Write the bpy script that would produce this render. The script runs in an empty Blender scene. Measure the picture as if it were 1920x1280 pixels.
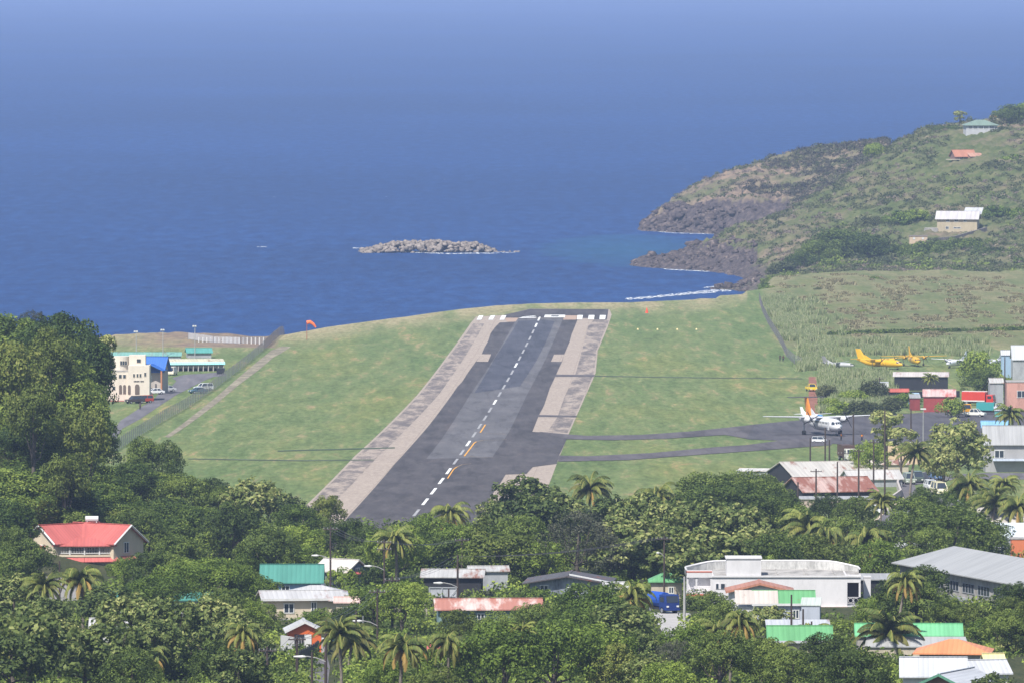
import bpy, math, random
import numpy as np
from mathutils import Vector, Matrix
R = math.radians
random.seed(7); np.random.seed(7)
SC = bpy.context.scene
COL = SC.collection
# ---------------- camera (a long lens on a ridge above the airfield)
F = 17450.0; CZ = 120.0; PITCH = math.atan(740 / F)
cam = bpy.data.objects.new("camera", bpy.data.cameras.new("camera")); COL.objects.link(cam)
cam.location = (0, 0, CZ); cam.rotation_euler = (math.pi / 2 - PITCH, 0, 0)
cam.data.sensor_width = 36; cam.data.lens = 36 * F / 1920
cam.data.clip_start = 1; cam.data.clip_end = 90000
SC.camera = cam
# ---------------- daylight
SUN_EL = 52; SUN_AZ = 209      # compass degrees: behind the camera, to its left
world = bpy.data.worlds.new("World"); SC.world = world; world.use_nodes = True
wn = world.node_tree.nodes; wl = world.node_tree.links
sky = wn.new("ShaderNodeTexSky"); sky.sky_type = 'NISHITA'; sky.sun_disc = False
sky.sun_elevation = R(SUN_EL); sky.sun_rotation = R(SUN_AZ); sky.altitude = 100; sky.air_density = 1.0; sky.dust_density = 1.2
wn["Background"].inputs[1].default_value = 0.10
wl.new(sky.outputs[0], wn["Background"].inputs[0])
sd = bpy.data.lights.new("sun", 'SUN'); sd.energy = 5.0; sd.angle = R(0.53); sd.color = (1, .965, .9)
sun = bpy.data.objects.new("sun", sd); COL.objects.link(sun)
a = R(SUN_AZ); e = R(SUN_EL)
sun_dir = Vector((math.sin(a) * math.cos(e), math.cos(a) * math.cos(e), math.sin(e)))
sun.rotation_euler = sun_dir.to_track_quat('Z', 'Y').to_euler()
sun.location = (0, 500, 400)
vs = SC.view_settings; vs.view_transform = 'Standard'; vs.look = 'None'; vs.exposure = 0.38; vs.gamma = 1
SC.cycles.max_bounces = 6; SC.cycles.diffuse_bounces = 2; SC.cycles.glossy_bounces = 2; SC.cycles.transmission_bounces = 3
SC.cycles.volume_bounces = 1; SC.cycles.transparent_max_bounces = 6; SC.cycles.caustics_reflective = False; SC.cycles.caustics_refractive = False
SC.cycles.sample_clamp_indirect = 4
# ---------------- haze over the bay: one box, even density
HAZE_D = 5.6e-5; HAZE_C = (.50, .65, 1.0)

# ---------------- helpers
def ray(px, py):
    u = (px - 960) / F; v = (py - 640) / F
    c, s = math.cos(PITCH), math.sin(PITCH)
    return Vector((u, c - v * s, -s - v * c))
def P(px, py, D):
    d = ray(px, py); return Vector((0, 0, CZ)) + d * (D / d.y)
def XofD(px, D): return (px - 960) / F * D
def G0(D):
    t = (D - 1587) / 1150
    z = 25.4 - 26.1 * t + 11.3 * t * t
    return np.where(t > 1.155, 10.33, z)
def yD(py):        # depth at which a pixel row meets the airfield
    lo, hi = 300., 2913.
    for _ in range(50):
        m = (lo + hi) / 2
        if P(960, py, m).z > float(G0(m)): lo = m
        else: hi = m
    return lo
def ground_px(px, py, lift=0.0):
    D = yD(py); X = XofD(px, D)
    return Vector((X, D, float(G0(D)) + lift))

def tag(o, label=None, cat=None, group=None, kind=None):
    if label: o['label'] = label
    if cat: o['category'] = cat
    if group: o['group'] = group
    if kind: o['kind'] = kind
    return o
def empty(name, loc, rz=0.0, label=None, cat=None, group=None):
    o = bpy.data.objects.new(name, None); COL.objects.link(o)
    o.location = loc; o.rotation_euler = (0, 0, rz); o.empty_display_size = .1
    return tag(o, label, cat, group)
def copy_tree(o, parent=None):
    c = o.copy(); COL.objects.link(c); c.parent = parent
    for ch in o.children: copy_tree(ch, c)
    return c
def link(name, me, mat=None, parent=None):
    o = bpy.data.objects.new(name, me); COL.objects.link(o)
    if mat is not None:
        for m in (mat if isinstance(mat, (list, tuple)) else [mat]): me.materials.append(m)
    if parent: o.parent = parent
    return o
def np_mesh(name, V, Fc, cols=None, smooth=False):
    """V (n,3), Fc (m,k) arrays -> mesh; cols (n,4) or (m) per-vertex colour"""
    me = bpy.data.meshes.new(name); V = np.asarray(V, np.float32); Fc = np.asarray(Fc, np.int32)
    k = Fc.shape[1]
    me.vertices.add(len(V)); me.vertices.foreach_set("co", V.ravel())
    me.loops.add(Fc.size); me.loops.foreach_set("vertex_index", Fc.ravel())
    me.polygons.add(len(Fc)); me.polygons.foreach_set("loop_start", np.arange(0, Fc.size, k, dtype=np.int32))
    me.polygons.foreach_set("loop_total", np.full(len(Fc), k, np.int32))
    if smooth: me.polygons.foreach_set("use_smooth", np.ones(len(Fc), bool))
    me.update(calc_edges=True)
    if cols is not None:
        at = me.color_attributes.new("Col", 'FLOAT_COLOR', 'POINT')
        at.data.foreach_set("color", np.asarray(cols, np.float32).ravel())
    return me

class MB:
    def __init__(s): s.v = []; s.f = []
    def add(s, vs, fs):
        n = len(s.v); s.v += [tuple(p) for p in vs]; s.f += [tuple(i + n for i in f) for f in fs]; return s
    def box(s, c, d, rz=0):
        cx, cy, cz = c; x, y, z = d[0] / 2, d[1] / 2, d[2] / 2
        co, si = math.cos(rz), math.sin(rz); vs = []
        for k in (-z, z):
            for (i, j) in ((-x, -y), (x, -y), (x, y), (-x, y)):
                vs.append((cx + i * co - j * si, cy + i * si + j * co, cz + k))
        return s.add(vs, [(3, 2, 1, 0), (4, 5, 6, 7), (0, 1, 5, 4), (1, 2, 6, 5), (2, 3, 7, 6), (3, 0, 4, 7)])
    def slab(s, pts, th):          # planar polygon thickened downwards
        n = len(pts); lo = [(p[0], p[1], p[2] - th) for p in pts]
        return s.add(list(pts) + lo, [tuple(range(n)), tuple(range(2 * n - 1, n - 1, -1))] +
                     [(i, n + i, n + (i + 1) % n, (i + 1) % n) for i in range(n)])
    def prism(s, poly, y0, y1):    # polygon in x,z extruded along y
        n = len(poly)
        vs = [(x, y0, z) for x, z in poly] + [(x, y1, z) for x, z in poly]
        return s.add(vs, [tuple(range(n)), tuple(range(2 * n - 1, n - 1, -1))] +
                     [(i, n + i, n + (i + 1) % n, (i + 1) % n) for i in range(n)])
    def tube(s, pts, rs, n=6, cap=True):
        pts = [Vector(p) for p in pts]
        if not isinstance(rs, (list, tuple)): rs = [rs] * len(pts)
        vs = []; fs = []
        for i, p in enumerate(pts):
            t = (pts[min(i + 1, len(pts) - 1)] - pts[max(i - 1, 0)]).normalized()
            up = Vector((0, 0, 1)) if abs(t.z) < .95 else Vector((1, 0, 0))
            a = t.cross(up).normalized(); b = t.cross(a)
            for k in range(n):
                th = 2 * math.pi * k / n
                vs.append(p + (a * math.cos(th) + b * math.sin(th)) * rs[i])
        for i in range(len(pts) - 1):
            for k in range(n):
                fs.append((i * n + k, i * n + (k + 1) % n, (i + 1) * n + (k + 1) % n, (i + 1) * n + k))
        if cap: fs += [tuple(range(n - 1, -1, -1)), tuple((len(pts) - 1) * n + k for k in range(n))]
        return s.add(vs, fs)
    def quad(s, a, b, c, d): return s.add([a, b, c, d], [(0, 1, 2, 3)])
    def build(s, name, mat, parent=None, bevel=0, smooth=False):
        me = bpy.data.meshes.new(name); me.from_pydata(s.v, [], s.f); me.update()
        if smooth:
            for p in me.polygons: p.use_smooth = True
        o = link(name, me, mat, parent)
        if bevel:
            b = o.modifiers.new("bevel", 'BEVEL'); b.width = bevel; b.segments = 2; b.limit_method = 'ANGLE'
        return o

# ---------------- materials
def srgb(r, g, b):
    f = lambda c: (c / 255 / 12.92) if c / 255 <= .04045 else ((c / 255 + .055) / 1.055) ** 2.4
    return (f(r), f(g), f(b))
MATS = {}
class NT:
    def __init__(s, name):
        s.m = bpy.data.materials.new(name); s.m.use_nodes = True
        s.n = s.m.node_tree.nodes; s.l = s.m.node_tree.links; s.b = s.n["Principled BSDF"]
        s.co = None
    def node(s, t, **k):
        n = s.n.new(t)
        for a, v in k.items(): setattr(n, a, v)
        return n
    def coord(s, kind="Object", scale=(1, 1, 1)):
        c = s.node("ShaderNodeTexCoord"); m = s.node("ShaderNodeMapping"); m.inputs["Scale"].default_value = scale
        s.l.new(c.outputs[kind], m.inputs[0]); return m.outputs[0]
    def noise(s, vec, scale, detail=4, rough=.6, dist=0):
        n = s.node("ShaderNodeTexNoise"); n.inputs["Scale"].default_value = scale; n.inputs["Detail"].default_value = detail
        n.inputs["Roughness"].default_value = rough; n.inputs["Distortion"].default_value = dist
        s.l.new(vec, n.inputs["Vector"]); return n.outputs["Fac"]
    def ramp(s, fac, stops, inter='LINEAR'):
        r = s.node("ShaderNodeValToRGB"); r.color_ramp.interpolation = inter; el = r.color_ramp.elements
        while len(el) < len(stops): el.new(.5)
        for e, (p, c) in zip(el, stops):
            e.position = p; e.color = (*c, 1) if len(c) == 3 else c
        s.l.new(fac, r.inputs[0]); return r.outputs[0]
    def mix(s, fac, a, b, typ='MIX'):
        m = s.node("ShaderNodeMix", data_type='RGBA', blend_type=typ)
        for i, v in ((0, fac), (6, a), (7, b)):
            if hasattr(v, "links") or isinstance(v, bpy.types.NodeSocket): s.l.new(v, m.inputs[i])
            else: m.inputs[i].default_value = v if i == 0 else (*v, 1)[:4]
        return m.outputs[2]
    def math(s, op, a, b=0.0, clamp=False):
        m = s.node("ShaderNodeMath", operation=op); m.use_clamp = clamp
        for i, v in ((0, a), (1, b)):
            if isinstance(v, bpy.types.NodeSocket): s.l.new(v, m.inputs[i])
            else: m.inputs[i].default_value = v
        return m.outputs[0]
    def bump(s, h, strength=.3, dist=.1):
        b = s.node("ShaderNodeBump"); b.inputs["Strength"].default_value = strength; b.inputs["Distance"].default_value = dist
        s.l.new(h, b.inputs["Height"]); s.l.new(b.outputs[0], s.b.inputs["Normal"])
    def col(s, c, rough=.7, spec=.3, metal=0):
        if isinstance(c, bpy.types.NodeSocket): s.l.new(c, s.b.inputs["Base Color"])
        else: s.b.inputs["Base Color"].default_value = (*c, 1)
        s.b.inputs["Roughness"].default_value = rough; s.b.inputs["Specular IOR Level"].default_value = spec; s.b.inputs["Metallic"].default_value = metal
        return s.m
def paint(c, rough=.6, var=.12, scale=.8, spec=.3, metal=0):
    """painted / plastered surface with soft weathering"""
    key = ("paint", c, rough, var, scale, spec, metal)
    if key in MATS: return MATS[key]
    t = NT("paint"); v = t.coord("Object", (1, 1, .35))
    n = t.noise(v, scale, 5, .65); n2 = t.noise(v, scale * 7, 3, .6)
    f = t.ramp(t.math('ADD', t.math('MULTIPLY', n, .7), t.math('MULTIPLY', n2, .3)), [(.3, (1 - var * 1.6,) * 3), (.55, (1, 1, 1)), (.75, (1 + var * .3,) * 3)])
    MATS[key] = t.col(t.mix(1.0, c, f, 'MULTIPLY'), rough, spec, metal); return MATS[key]
def roofing(c, rust=0.0, pitch=.6, axis='X', rough=.45, rustc=(.22, .07, .035), metal=0.0):
    """corrugated sheet: ribs in the bump, sheet-to-sheet tone, optional rust"""
    key = ("roof", c, rust, pitch, axis, rough, rustc)
    if key in MATS: return MATS[key]
    t = NT("roof_sheet"); v = t.coord("Object")
    w = t.node("ShaderNodeTexWave", wave_type='BANDS', bands_direction=axis); w.inputs["Scale"].default_value = .314 / pitch * 1.0
    t.l.new(v, w.inputs[0]); t.bump(w.outputs["Fac"], .5, .04)
    sv = t.coord("Object", (1.1, .12, .12) if axis == 'X' else (.12, 1.1, .12))
    n = t.noise(sv, 1.0, 3, .5); tone = t.ramp(n, [(.35, (.86,) * 3), (.6, (1.02,) * 3)])
    base = t.mix(1.0, c, tone, 'MULTIPLY')
    rib = t.ramp(w.outputs["Fac"], [(.0, (.9,) * 3), (.25, (1,) * 3)]); base = t.mix(1.0, base, rib, 'MULTIPLY')
    if rust > 0:
        sv2 = t.coord("Object", (.9, .3, .3) if axis == 'X' else (.3, .9, .3))
        r = t.noise(sv2, .55, 6, .7, .3); k = .62 - rust * .2
        base = t.mix(t.ramp(r, [(k, (0, 0, 0)), (k + .13, (.92, .92, .92))]), base, rustc)
    MATS[key] = t.col(base, rough, .35, metal); return MATS[key]
def glass(): 
    if "g" not in MATS:
        t = NT("window_glass"); MATS["g"] = t.col((.035, .045, .06), .12, .6)
    return MATS["g"]
# ---------------- land: a height field on a fan of columns
S = None
def col_base(coast_py):
    D = yD(coast_py) if coast_py > 557 else 2915 + (557 - coast_py) * 7
    return D
COAST = [(-3000, 640), (-200, 640), (200, 637), (330, 634), (440, 633), (530, 626), (620, 610), (700, 599), (760, 592), (850, 579), (930, 571), (1000, 567), (1100, 565), (1180, 565), (1300, 560), (1380, 550), (1430, 543)]
def coastD(px):
    x = np.array([c[0] for c in COAST]); y = np.array([col_base(c[1]) for c in COAST])
    return np.interp(px, x, y)
def zp(py, D): return P(960, py, D).z
# columns seaward of / beyond the airfield: lists of (D, z) ; 'y' entries are pixel rows
def Y(D, y): return (D, zp(y, D))
COLS = {
 1150: [(3500, -3), (4200, -3)],
 1180: [(3485, -3), (3500, .5), (3510, 1.0), (3520, .6), (3535, -3), (4200, -3)],
 1205: [(3470, -3), (3492, .8), (3512, 2.2), (3530, 1), (3545, -3), (3920, -3), (3935, .6), (3955, 1.2), (3975, -3), (4250, -3)],
 1240: [(3460, -3), (3480, 1.2), Y(3515, 482), (3535, 2), (3555, -3), (3910, -3), (3925, 1.5), (3936, 2.0), Y(3944, 415), Y(3950, 395), Y(3985, 393), (4030, 5), (4070, -3), (4250, -3)],
 1265: [(3450, -3), (3470, 1.2), Y(3512, 475), (3535, 3), (3557, -3), (3900, -3), (3915, 1.3), (3926, 2.2), Y(3934, 410), Y(3940, 386), Y(3985, 374), Y(4010, 372), (4080, 4), (4110, -3), (4250, -3)],
 1300: [(3440, -3), (3456, 1.2), Y(3500, 464), Y(3515, 457), (3540, 6), (3565, -3), (3892, -3), (3903, 1.2), (3912, 2.5), Y(3920, 412), Y(3926, 391), Y(3990, 356), Y(4030, 350), (4100, 8), (4140, -3), (4250, -3)],
 1350: [(3245, -3), (3262, .8), (3275, 1.2), (3290, -3), (3415, -3), (3430, 1.2), Y(3480, 466), Y(3520, 443), (3550, 8), (3590, -2), (3880, -3), (3892, 1.5), Y(3904, 408), Y(3912, 388), Y(4000, 336), Y(4040, 329), (4120, 8), (4150, -3), (4250, -3)],
 1400: [(3000, 9), (3060, 3), (3110, .5), (3150, -1), (3215, -1), (3250, 1.2), (3290, 1), (3330, .3), Y(3382, 517), Y(3402, 500), Y(3462, 456), Y(3530, 427), (3565, 12), (3660, 3), (3870, 3), Y(3892, 398), Y(3912, 376), Y(4010, 317), Y(4050, 310), (4160, 10), (4250, -3)],
 1450: [(3100, 10), (3170, 7), (3250, 4.5), (3300, 4.5), Y(3400, 480), Y(3480, 440), Y(3550, 413), (3600, 14), (3700, 9), (3880, 8), Y(3950, 362), Y(4020, 302), Y(4060, 297), (4170, 10), (4250, 0)],
 1540: [Y(2950, 545), Y(3050, 521), (3120, 10), (3200, 7.5), Y(3300, 500), Y(3400, 460), Y(3500, 410), Y(3600, 368), (3680, 21), (3850, 12), Y(3950, 340), Y(4030, 285), Y(4070, 281), (4180, 10), (4250, 5)],
 1600: [Y(2950, 545), Y(3070, 518), (3150, 9.5), Y(3250, 503), Y(3350, 475), Y(3450, 430), Y(3550, 375), Y(3650, 322), (3740, 29), (3900, 20), Y(4040, 272), Y(4080, 269), (4190, 15), (4250, 5)],
 1660: [Y(2950, 548), Y(3080, 520), (3160, 9.5), Y(3260, 503), Y(3350, 470), Y(3420, 430), Y(3500, 385), Y(3600, 330), Y(3700, 288), (3770, 36), (3900, 34), Y(4050, 263), (4180, 15), (4250, 5)],
 1690: [Y(2950, 548), Y(3080, 521), (3160, 9.5), Y(3255, 503), Y(3330, 475), Y(3400, 438), Y(3500, 380), Y(3600, 322), Y(3705, 264), (3775, 41), (3900, 32), (4050, 28), (4180, 12), (4250, 5)],
 1740: [Y(2950, 549), Y(3080, 522), (3160, 9.5), Y(3250, 503), Y(3300, 478), Y(3350, 450), Y(3362, 441), Y(3400, 432), Y(3500, 370), Y(3600, 312), Y(3660, 274), Y(3720, 246), Y(3780, 243), (3850, 42), (4000, 34), (4250, 10)],
 1840: [Y(2950, 550), Y(3080, 525), (3160, 9.5), Y(3240, 503), Y(3290, 475), Y(3350, 445), Y(3370, 438), Y(3400, 425), Y(3500, 355), Y(3580, 300), Y(3640, 272), Y(3680, 256), Y(3725, 252), Y(3790, 228), (3860, 46), (4000, 38), (4250, 12)],
 1940: [Y(2950, 552), Y(3080, 527), (3160, 9.5), Y(3240, 500), Y(3290, 475), Y(3370, 438), Y(3500, 350), Y(3600, 285), Y(3700, 235), Y(3790, 213), (3900, 50), (4100, 42), (4250, 20)],
 2400: [Y(2950, 552), Y(3080, 527), (3160, 10), Y(3240, 500), Y(3370, 438), Y(3500, 350), Y(3600, 285), Y(3700, 225), Y(3790, 205), (3900, 52), (4100, 45), (4250, 30)],
}
CX = sorted(COLS)
_Dgrid = np.linspace(2900, 4400, 751)
_tab = []
for c in CX:
    pts = COLS[c]; d = [p[0] for p in pts]; z = [p[1] for p in pts]
    if c < 1400:
        cd = float(coastD(c)); d = [cd - 30, cd, cd + 18, cd + 60, cd + 110] + d; z = [float(G0(cd - 30)), float(G0(cd)) - .4, 5.5, 1.2, -3] + z
    elif c == 1400: d = [2960] + d; z = [10.3] + z
    elif c == 1450: d = [2900] + d; z = [10.3] + z
    else: d = [2900] + d; z = [10.33] + z
    zz = np.interp(_Dgrid, d, z, right=z[-1])
    k = np.array([1, 3, 4, 3, 1.]); k /= k.sum()
    _tab.append(np.convolve(np.pad(zz, 2, mode='edge'), k, 'valid'))
_tab = np.array(_tab)
def fract(X, Yv, s, seed=0):
    """cheap value noise sum of sines, range about -1..1"""
    r = np.random.RandomState(seed); o = 0; amp = 1; tot = 0
    for i in range(5):
        for j in range(3):
            th = r.uniform(0, 6.28); ph = r.uniform(0, 6.28)
            o = o + amp * np.sin((X * math.cos(th) + Yv * math.sin(th)) * (6.28 / s) * r.uniform(.7, 1.3) + ph); tot += amp * .6
        s /= 2.0; amp *= .62
    return o / tot
def H(px, D):
    """ground height on the fan: image column px (at 1920) and depth D"""
    px = np.asarray(px, float); D = np.asarray(D, float)
    X = (px - 960) / F * D
    cd = coastD(np.minimum(px, 1430))
    base = G0(D)
    # airfield and everything left of the bay
    left = np.where(D < cd - 8, base, np.interp(D - cd, [-8, 0, 10, 20, 40], [0, -.4, -5, -9, -14]) + base)
    left = np.maximum(left, -3)
    # hills to the right, bilinear in the table
    ci = np.clip(np.searchsorted(CX, px) - 1, 0, len(CX) - 2); cx = np.array(CX, float)
    w = np.clip((px - cx[ci]) / (cx[ci + 1] - cx[ci]), 0, 1)
    di = np.clip((D - 2900) / 2.0, 0, 749.999); d0 = di.astype(int); wd = di - d0
    za = _tab[ci, d0] * (1 - wd) + _tab[ci, d0 + 1] * wd; zb = _tab[ci + 1, d0] * (1 - wd) + _tab[ci + 1, d0 + 1] * wd
    right = za * (1 - w) + zb * w
    rough = np.interp(D, [2960, 3120, 3300], [0, .15, 1.0]) * np.clip((px - 1150) / 60, 0, 1)
    nz = fract(X, D, 46, 3) * 1.5 + np.abs(fract(X, D, 9, 5)) * .9
    amp = np.clip((right + 2.5) / 9, 0, 1) ** .8 * (1 + 1.1 * ((D > 3860) & (D < 3960) & (px < 1480)) + .8 * ((D > 3400) & (D < 3540) & (px < 1400)))
    right = right + nz * rough * amp + np.where((right > -1) & (D > 3200), fract(X, D, 5, 11) * .9 * rough * np.clip((right + 1) / 2, 0, 1), 0)
    wR = np.clip((px - 1140) / 60, 0, 1) * (D > 2902)
    z = left * (1 - wR) + right * wR
    # wooded knoll behind the pink-roofed house
    kx, kd = XofD(-50, 1400), 1400
    z = z + 22 * np.exp(-(((X - kx) / 19.5) ** 2 + ((D - kd) / 100) ** 2))
    # low brown bank beyond the long school roofs, left
    bx = np.exp(-(((px - 330) / 150) ** 4)) * np.exp(-(((D - 2560) / 32) ** 2))
    z = z + bx * (2.2 + .5 * fract(X, D, 14, 8))
    return z
def GZ(X, Yv):
    px = 960 + F * X / Yv; return float(H(px, Yv))
def spot(px, D, dz=0.0):
    X = XofD(px, D); return Vector((X, D, float(H(px, D)) + dz))
def hit(px, py, D0=600, D1=4300):
    """first ground point seen in a pixel of the photograph"""
    d = np.arange(D0, D1, 1.0); r = ray(px, py); z = CZ + r.z / r.y * d
    pxx = np.full_like(d, px); h = H(pxx, d); k = np.argmax(h > z)
    return Vector((XofD(px, d[k]), d[k], h[k]))
pxs = np.concatenate([np.linspace(-3500, -400, 24)[:-1], np.arange(-400, 1150, 14.0), np.arange(1150, 1960, 3.2), np.linspace(1960, 5200, 40)])
Ds = np.concatenate([np.linspace(120, 820, 18)[:-1], np.arange(820, 2880, 8.0), np.arange(2880, 3200, 3.5), np.arange(3200, 4120, 2.6), np.linspace(4120, 4400, 30)])
PX, DD = np.meshgrid(pxs, Ds)
Z = H(PX, DD); X = (PX - 960) / F * DD
nr, nc = Z.shape
V = np.stack([X, DD, Z], -1).reshape(-1, 3)
idx = np.arange(nr * nc).reshape(nr, nc)
Fc = np.stack([idx[:-1, :-1], idx[:-1, 1:], idx[1:, 1:], idx[1:, :-1]], -1).reshape(-1, 4)
keep = (V[Fc][:, :, 2].max(1) > -2.9); Fc = Fc[keep]
# ground cover masks: R = dry straw, G = bare rock, B = brown scrub / bare soil
dry = np.zeros_like(Z); rock = np.zeros_like(Z); brown = np.zeros_like(Z); far = np.zeros_like(Z)
cd = coastD(np.minimum(PX, 1430))
n1 = fract(X, DD, 30, 21); n2 = fract(X, DD, 9, 22); n3 = fract(X, DD, 70, 23)
edge = np.clip(1 - (cd - DD) / 140, 0, 1) * (PX < 1400)
dry = np.clip(edge * 1.2 + n2 * .3 * edge, 0, 1)
fencex = np.interp(DD, [2330, 2430, 2560, 2700, 2950], [1500, 1478, 1450, 1435, 1425])
mdw = np.clip((PX - fencex) / 25, 0, 1) * np.clip((DD - 2480) / 60, 0, 1) * np.clip((3200 - DD) / 30, 0, 1)
ne = fract(X, DD * .12, 14, 31)
md = mdw > 0; dry = np.where(md, np.clip(.6 + .9 * ne + .35 * n2 + .35 * (DD > 2860), 0, 1) * mdw, dry)
hill = (PX > 1170) & (DD > 3200)
gx = np.gradient(Z, axis=0) / np.maximum(np.gradient(DD, axis=0), .1); steep = np.abs(gx)
rock = np.where(hill, np.clip((steep - .55) * 2.2, 0, 1) + np.clip((5.5 - Z) / 2.5 + n2 * .5, 0, 1) * ((PX < 1430) | (DD > 3860)), 0)
cliffC = (DD > 3860) & (DD < 3945) & (Z < 13.5) & (PX < 1480); rock = np.where(cliffC, 1, rock)
frontB = (DD > 3400) & (DD < 3560) & (PX < 1420) & (Z < 8.5 + n2 * 2.5); rock = np.where(frontB, 1, rock)
beach = (PX > 1160) & (DD > cd + 5) & (DD < 3350) & (Z < 5.5) & (PX < 1440); rock = np.where(beach, .75, rock)
rock = np.clip(np.where((PX < 1160) & (DD > cd), 1, rock), 0, 1)
brown = np.where(hill, np.clip(.35 + .75 * n3 + .35 * n1 + (.35 * (DD > 3860)) - .35 * np.clip((PX - 1500) / 150, 0, 1) * (DD < 3700), 0, 1), 0)
soil = ((np.abs(PX - 330) < 190) & (np.abs(DD - 2560) < 45)); brown = np.where(soil, np.clip(.7 + .6 * n2 + np.clip((PX - 300) / 150, -.4, .5), 0, 1), brown)
far = np.where(hill, 1.0, mdw * .55)
cols = np.stack([dry, rock, brown, far], -1).reshape(-1, 4)
me = np_mesh("terrain", V, Fc, cols, smooth=True)
t = NT("terrain_ground"); at = t.node("ShaderNodeAttribute", attribute_name="Col"); sep = t.node("ShaderNodeSeparateColor")
t.l.new(at.outputs["Color"], sep.inputs[0]); v = t.coord("Object")
vs_ = t.coord("Object", (1, .07, 1))
ng = t.noise(vs_, .3, 7, .66, .5); nf = t.noise(t.coord('Object', (1, .12, 1)), .9, 5, .75); nb = t.noise(t.coord("Object", (1, .12, 1)), .05, 4, .55)
green = t.ramp(ng, [(.3, (.098, .142, .055)), (.46, (.128, .186, .075)), (.57, (.16, .21, .09)), (.66, (.25, .235, .125)), (.78, (.32, .27, .165))])
green = t.mix(1.0, green, t.ramp(nb, [(.35, (.82, .9, .85)), (.5, (1, 1, 1)), (.65, (1.15, 1.05, .95))]), 'MULTIPLY')
green = t.mix(.75, green, t.mix(1.0, green, t.ramp(nf, [(.35, (.7,) * 3), (.62, (1.25,) * 3), (.72, (2.1, 1.7, 1.5))]), 'MULTIPLY'))
green = t.mix(1.0, green, (1.04, .95, .90), 'MULTIPLY')
# mown swaths, almost worn away, along the strip
dryc = t.ramp(nf, [(.3, (.2, .17, .09)), (.5, (.33, .28, .16)), (.7, (.42, .36, .22))])
dm = t.math('MULTIPLY', sep.outputs[0], t.ramp(t.noise(vs_, .09, 6, .65), [(.38, (.25,) * 3), (.55, (1,) * 3)]))
c = t.mix(dm, green, dryc)
hillg = t.ramp(t.noise(v, .22, 5, .7), [(.3, (.05, .075, .025)), (.5, (.1, .12, .045)), (.7, (.17, .16, .08))])
c = t.mix(at.outputs["Alpha"], c, hillg)
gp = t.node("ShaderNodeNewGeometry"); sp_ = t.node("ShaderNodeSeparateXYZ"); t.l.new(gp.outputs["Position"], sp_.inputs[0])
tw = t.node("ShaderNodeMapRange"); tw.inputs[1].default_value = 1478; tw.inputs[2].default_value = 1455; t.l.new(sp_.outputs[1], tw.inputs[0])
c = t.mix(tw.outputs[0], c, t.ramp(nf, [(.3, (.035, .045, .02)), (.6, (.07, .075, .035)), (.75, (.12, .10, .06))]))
brc = t.ramp(t.noise(v, .3, 6, .7), [(.3, (.11, .085, .07)), (.55, (.24, .18, .13)), (.75, (.34, .22, .14))])
c = t.mix(sep.outputs[2], c, brc)
rk = t.ramp(t.noise(v, .45, 8, .75), [(.3, (.025, .022, .024)), (.48, (.07, .058, .06)), (.62, (.14, .11, .10)), (.75, (.28, .23, .21))])
c = t.mix(sep.outputs[1], c, rk)
bh = t.math('ADD', t.noise(v, .8, 6, .7), 0); t.bump(bh, .6, .5)
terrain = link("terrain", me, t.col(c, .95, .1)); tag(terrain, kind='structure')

# ---------------- sea
def sea_mat():
    t = NT("sea_water"); v = t.coord("Object")
    chop = t.noise(t.coord("Object", (1, .16, 1)), .16, 9, .72); big = t.noise(t.coord("Object", (.12, .06, 1)), .02, 6, .6)
    deep = t.ramp(chop, [(.36, (.0065, .030, .118)), (.5, (.009, .041, .152)), (.64, (.015, .060, .198))])
    deep = t.mix(1.0, deep, t.ramp(big, [(.35, (.88,) * 3), (.65, (1.12,) * 3)]), 'MULTIPLY')
    # shallow teal water in the cove: distance from the cove's middle
    cx = t.node("ShaderNodeVectorMath", operation='DISTANCE'); m = t.node("ShaderNodeMapping", vector_type='POINT')
    m.inputs["Scale"].default_value = (1 / 52, 1 / 300, 0); m.inputs["Location"].default_value = (-45 / 52, -3690 / 300, 0)
    t.l.new(t.coord("Object"), m.inputs[0]); t.l.new(m.outputs[0], cx.inputs[0]); cx.inputs[1].default_value = (0, 0, 0)
    shal = t.ramp(t.math('ADD', cx.outputs["Value"], t.math('MULTIPLY', t.noise(v, .03, 4, .6), .6)), [(.4, (.28,) * 3), (.9, (.15,) * 3), (1.6, (0,) * 3)])
    c = t.mix(shal, deep, (.02, .135, .18))
    w = t.noise(t.coord("Object", (.7, 1.3, 1)), .35, 9, .65); w2 = t.noise(t.coord("Object", (.5, 1.4, 1)), .05, 5, .6)
    t.bump(t.math('ADD', w, t.math('MULTIPLY', w2, 3)), .8, .6)
    # flecks of whitecap
    wc = t.noise(t.coord("Object", (.7, .14, 1)), .3, 3, .6, .5)
    c = t.mix(t.ramp(wc, [(.76, (0,) * 3), (.79, (.7,) * 3)]), c, (.6, .66, .72))
    return t.col(c, .6, .22)
mb = MB(); mb.quad((-21000, -200, 0), (21000, -200, 0), (21000, 44000, 0), (-21000, 44000, 0))
sea = mb.build("sea", sea_mat()); tag(sea, kind='structure')
# ---------------- haze
t = NT("haze_air"); t.n.remove(t.b); pv = t.node("ShaderNodeVolumePrincipled")
pv.inputs["Color"].default_value = (*HAZE_C, 1); pv.inputs["Density"].default_value = HAZE_D; pv.inputs["Anisotropy"].default_value = 0.0
t.l.new(pv.outputs[0], t.n["Material Output"].inputs["Volume"])
mb = MB(); mb.box((0, 22000, 64), (43000, 45200, 136)); haze = mb.build("haze", t.m); tag(haze, kind='stuff')
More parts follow.
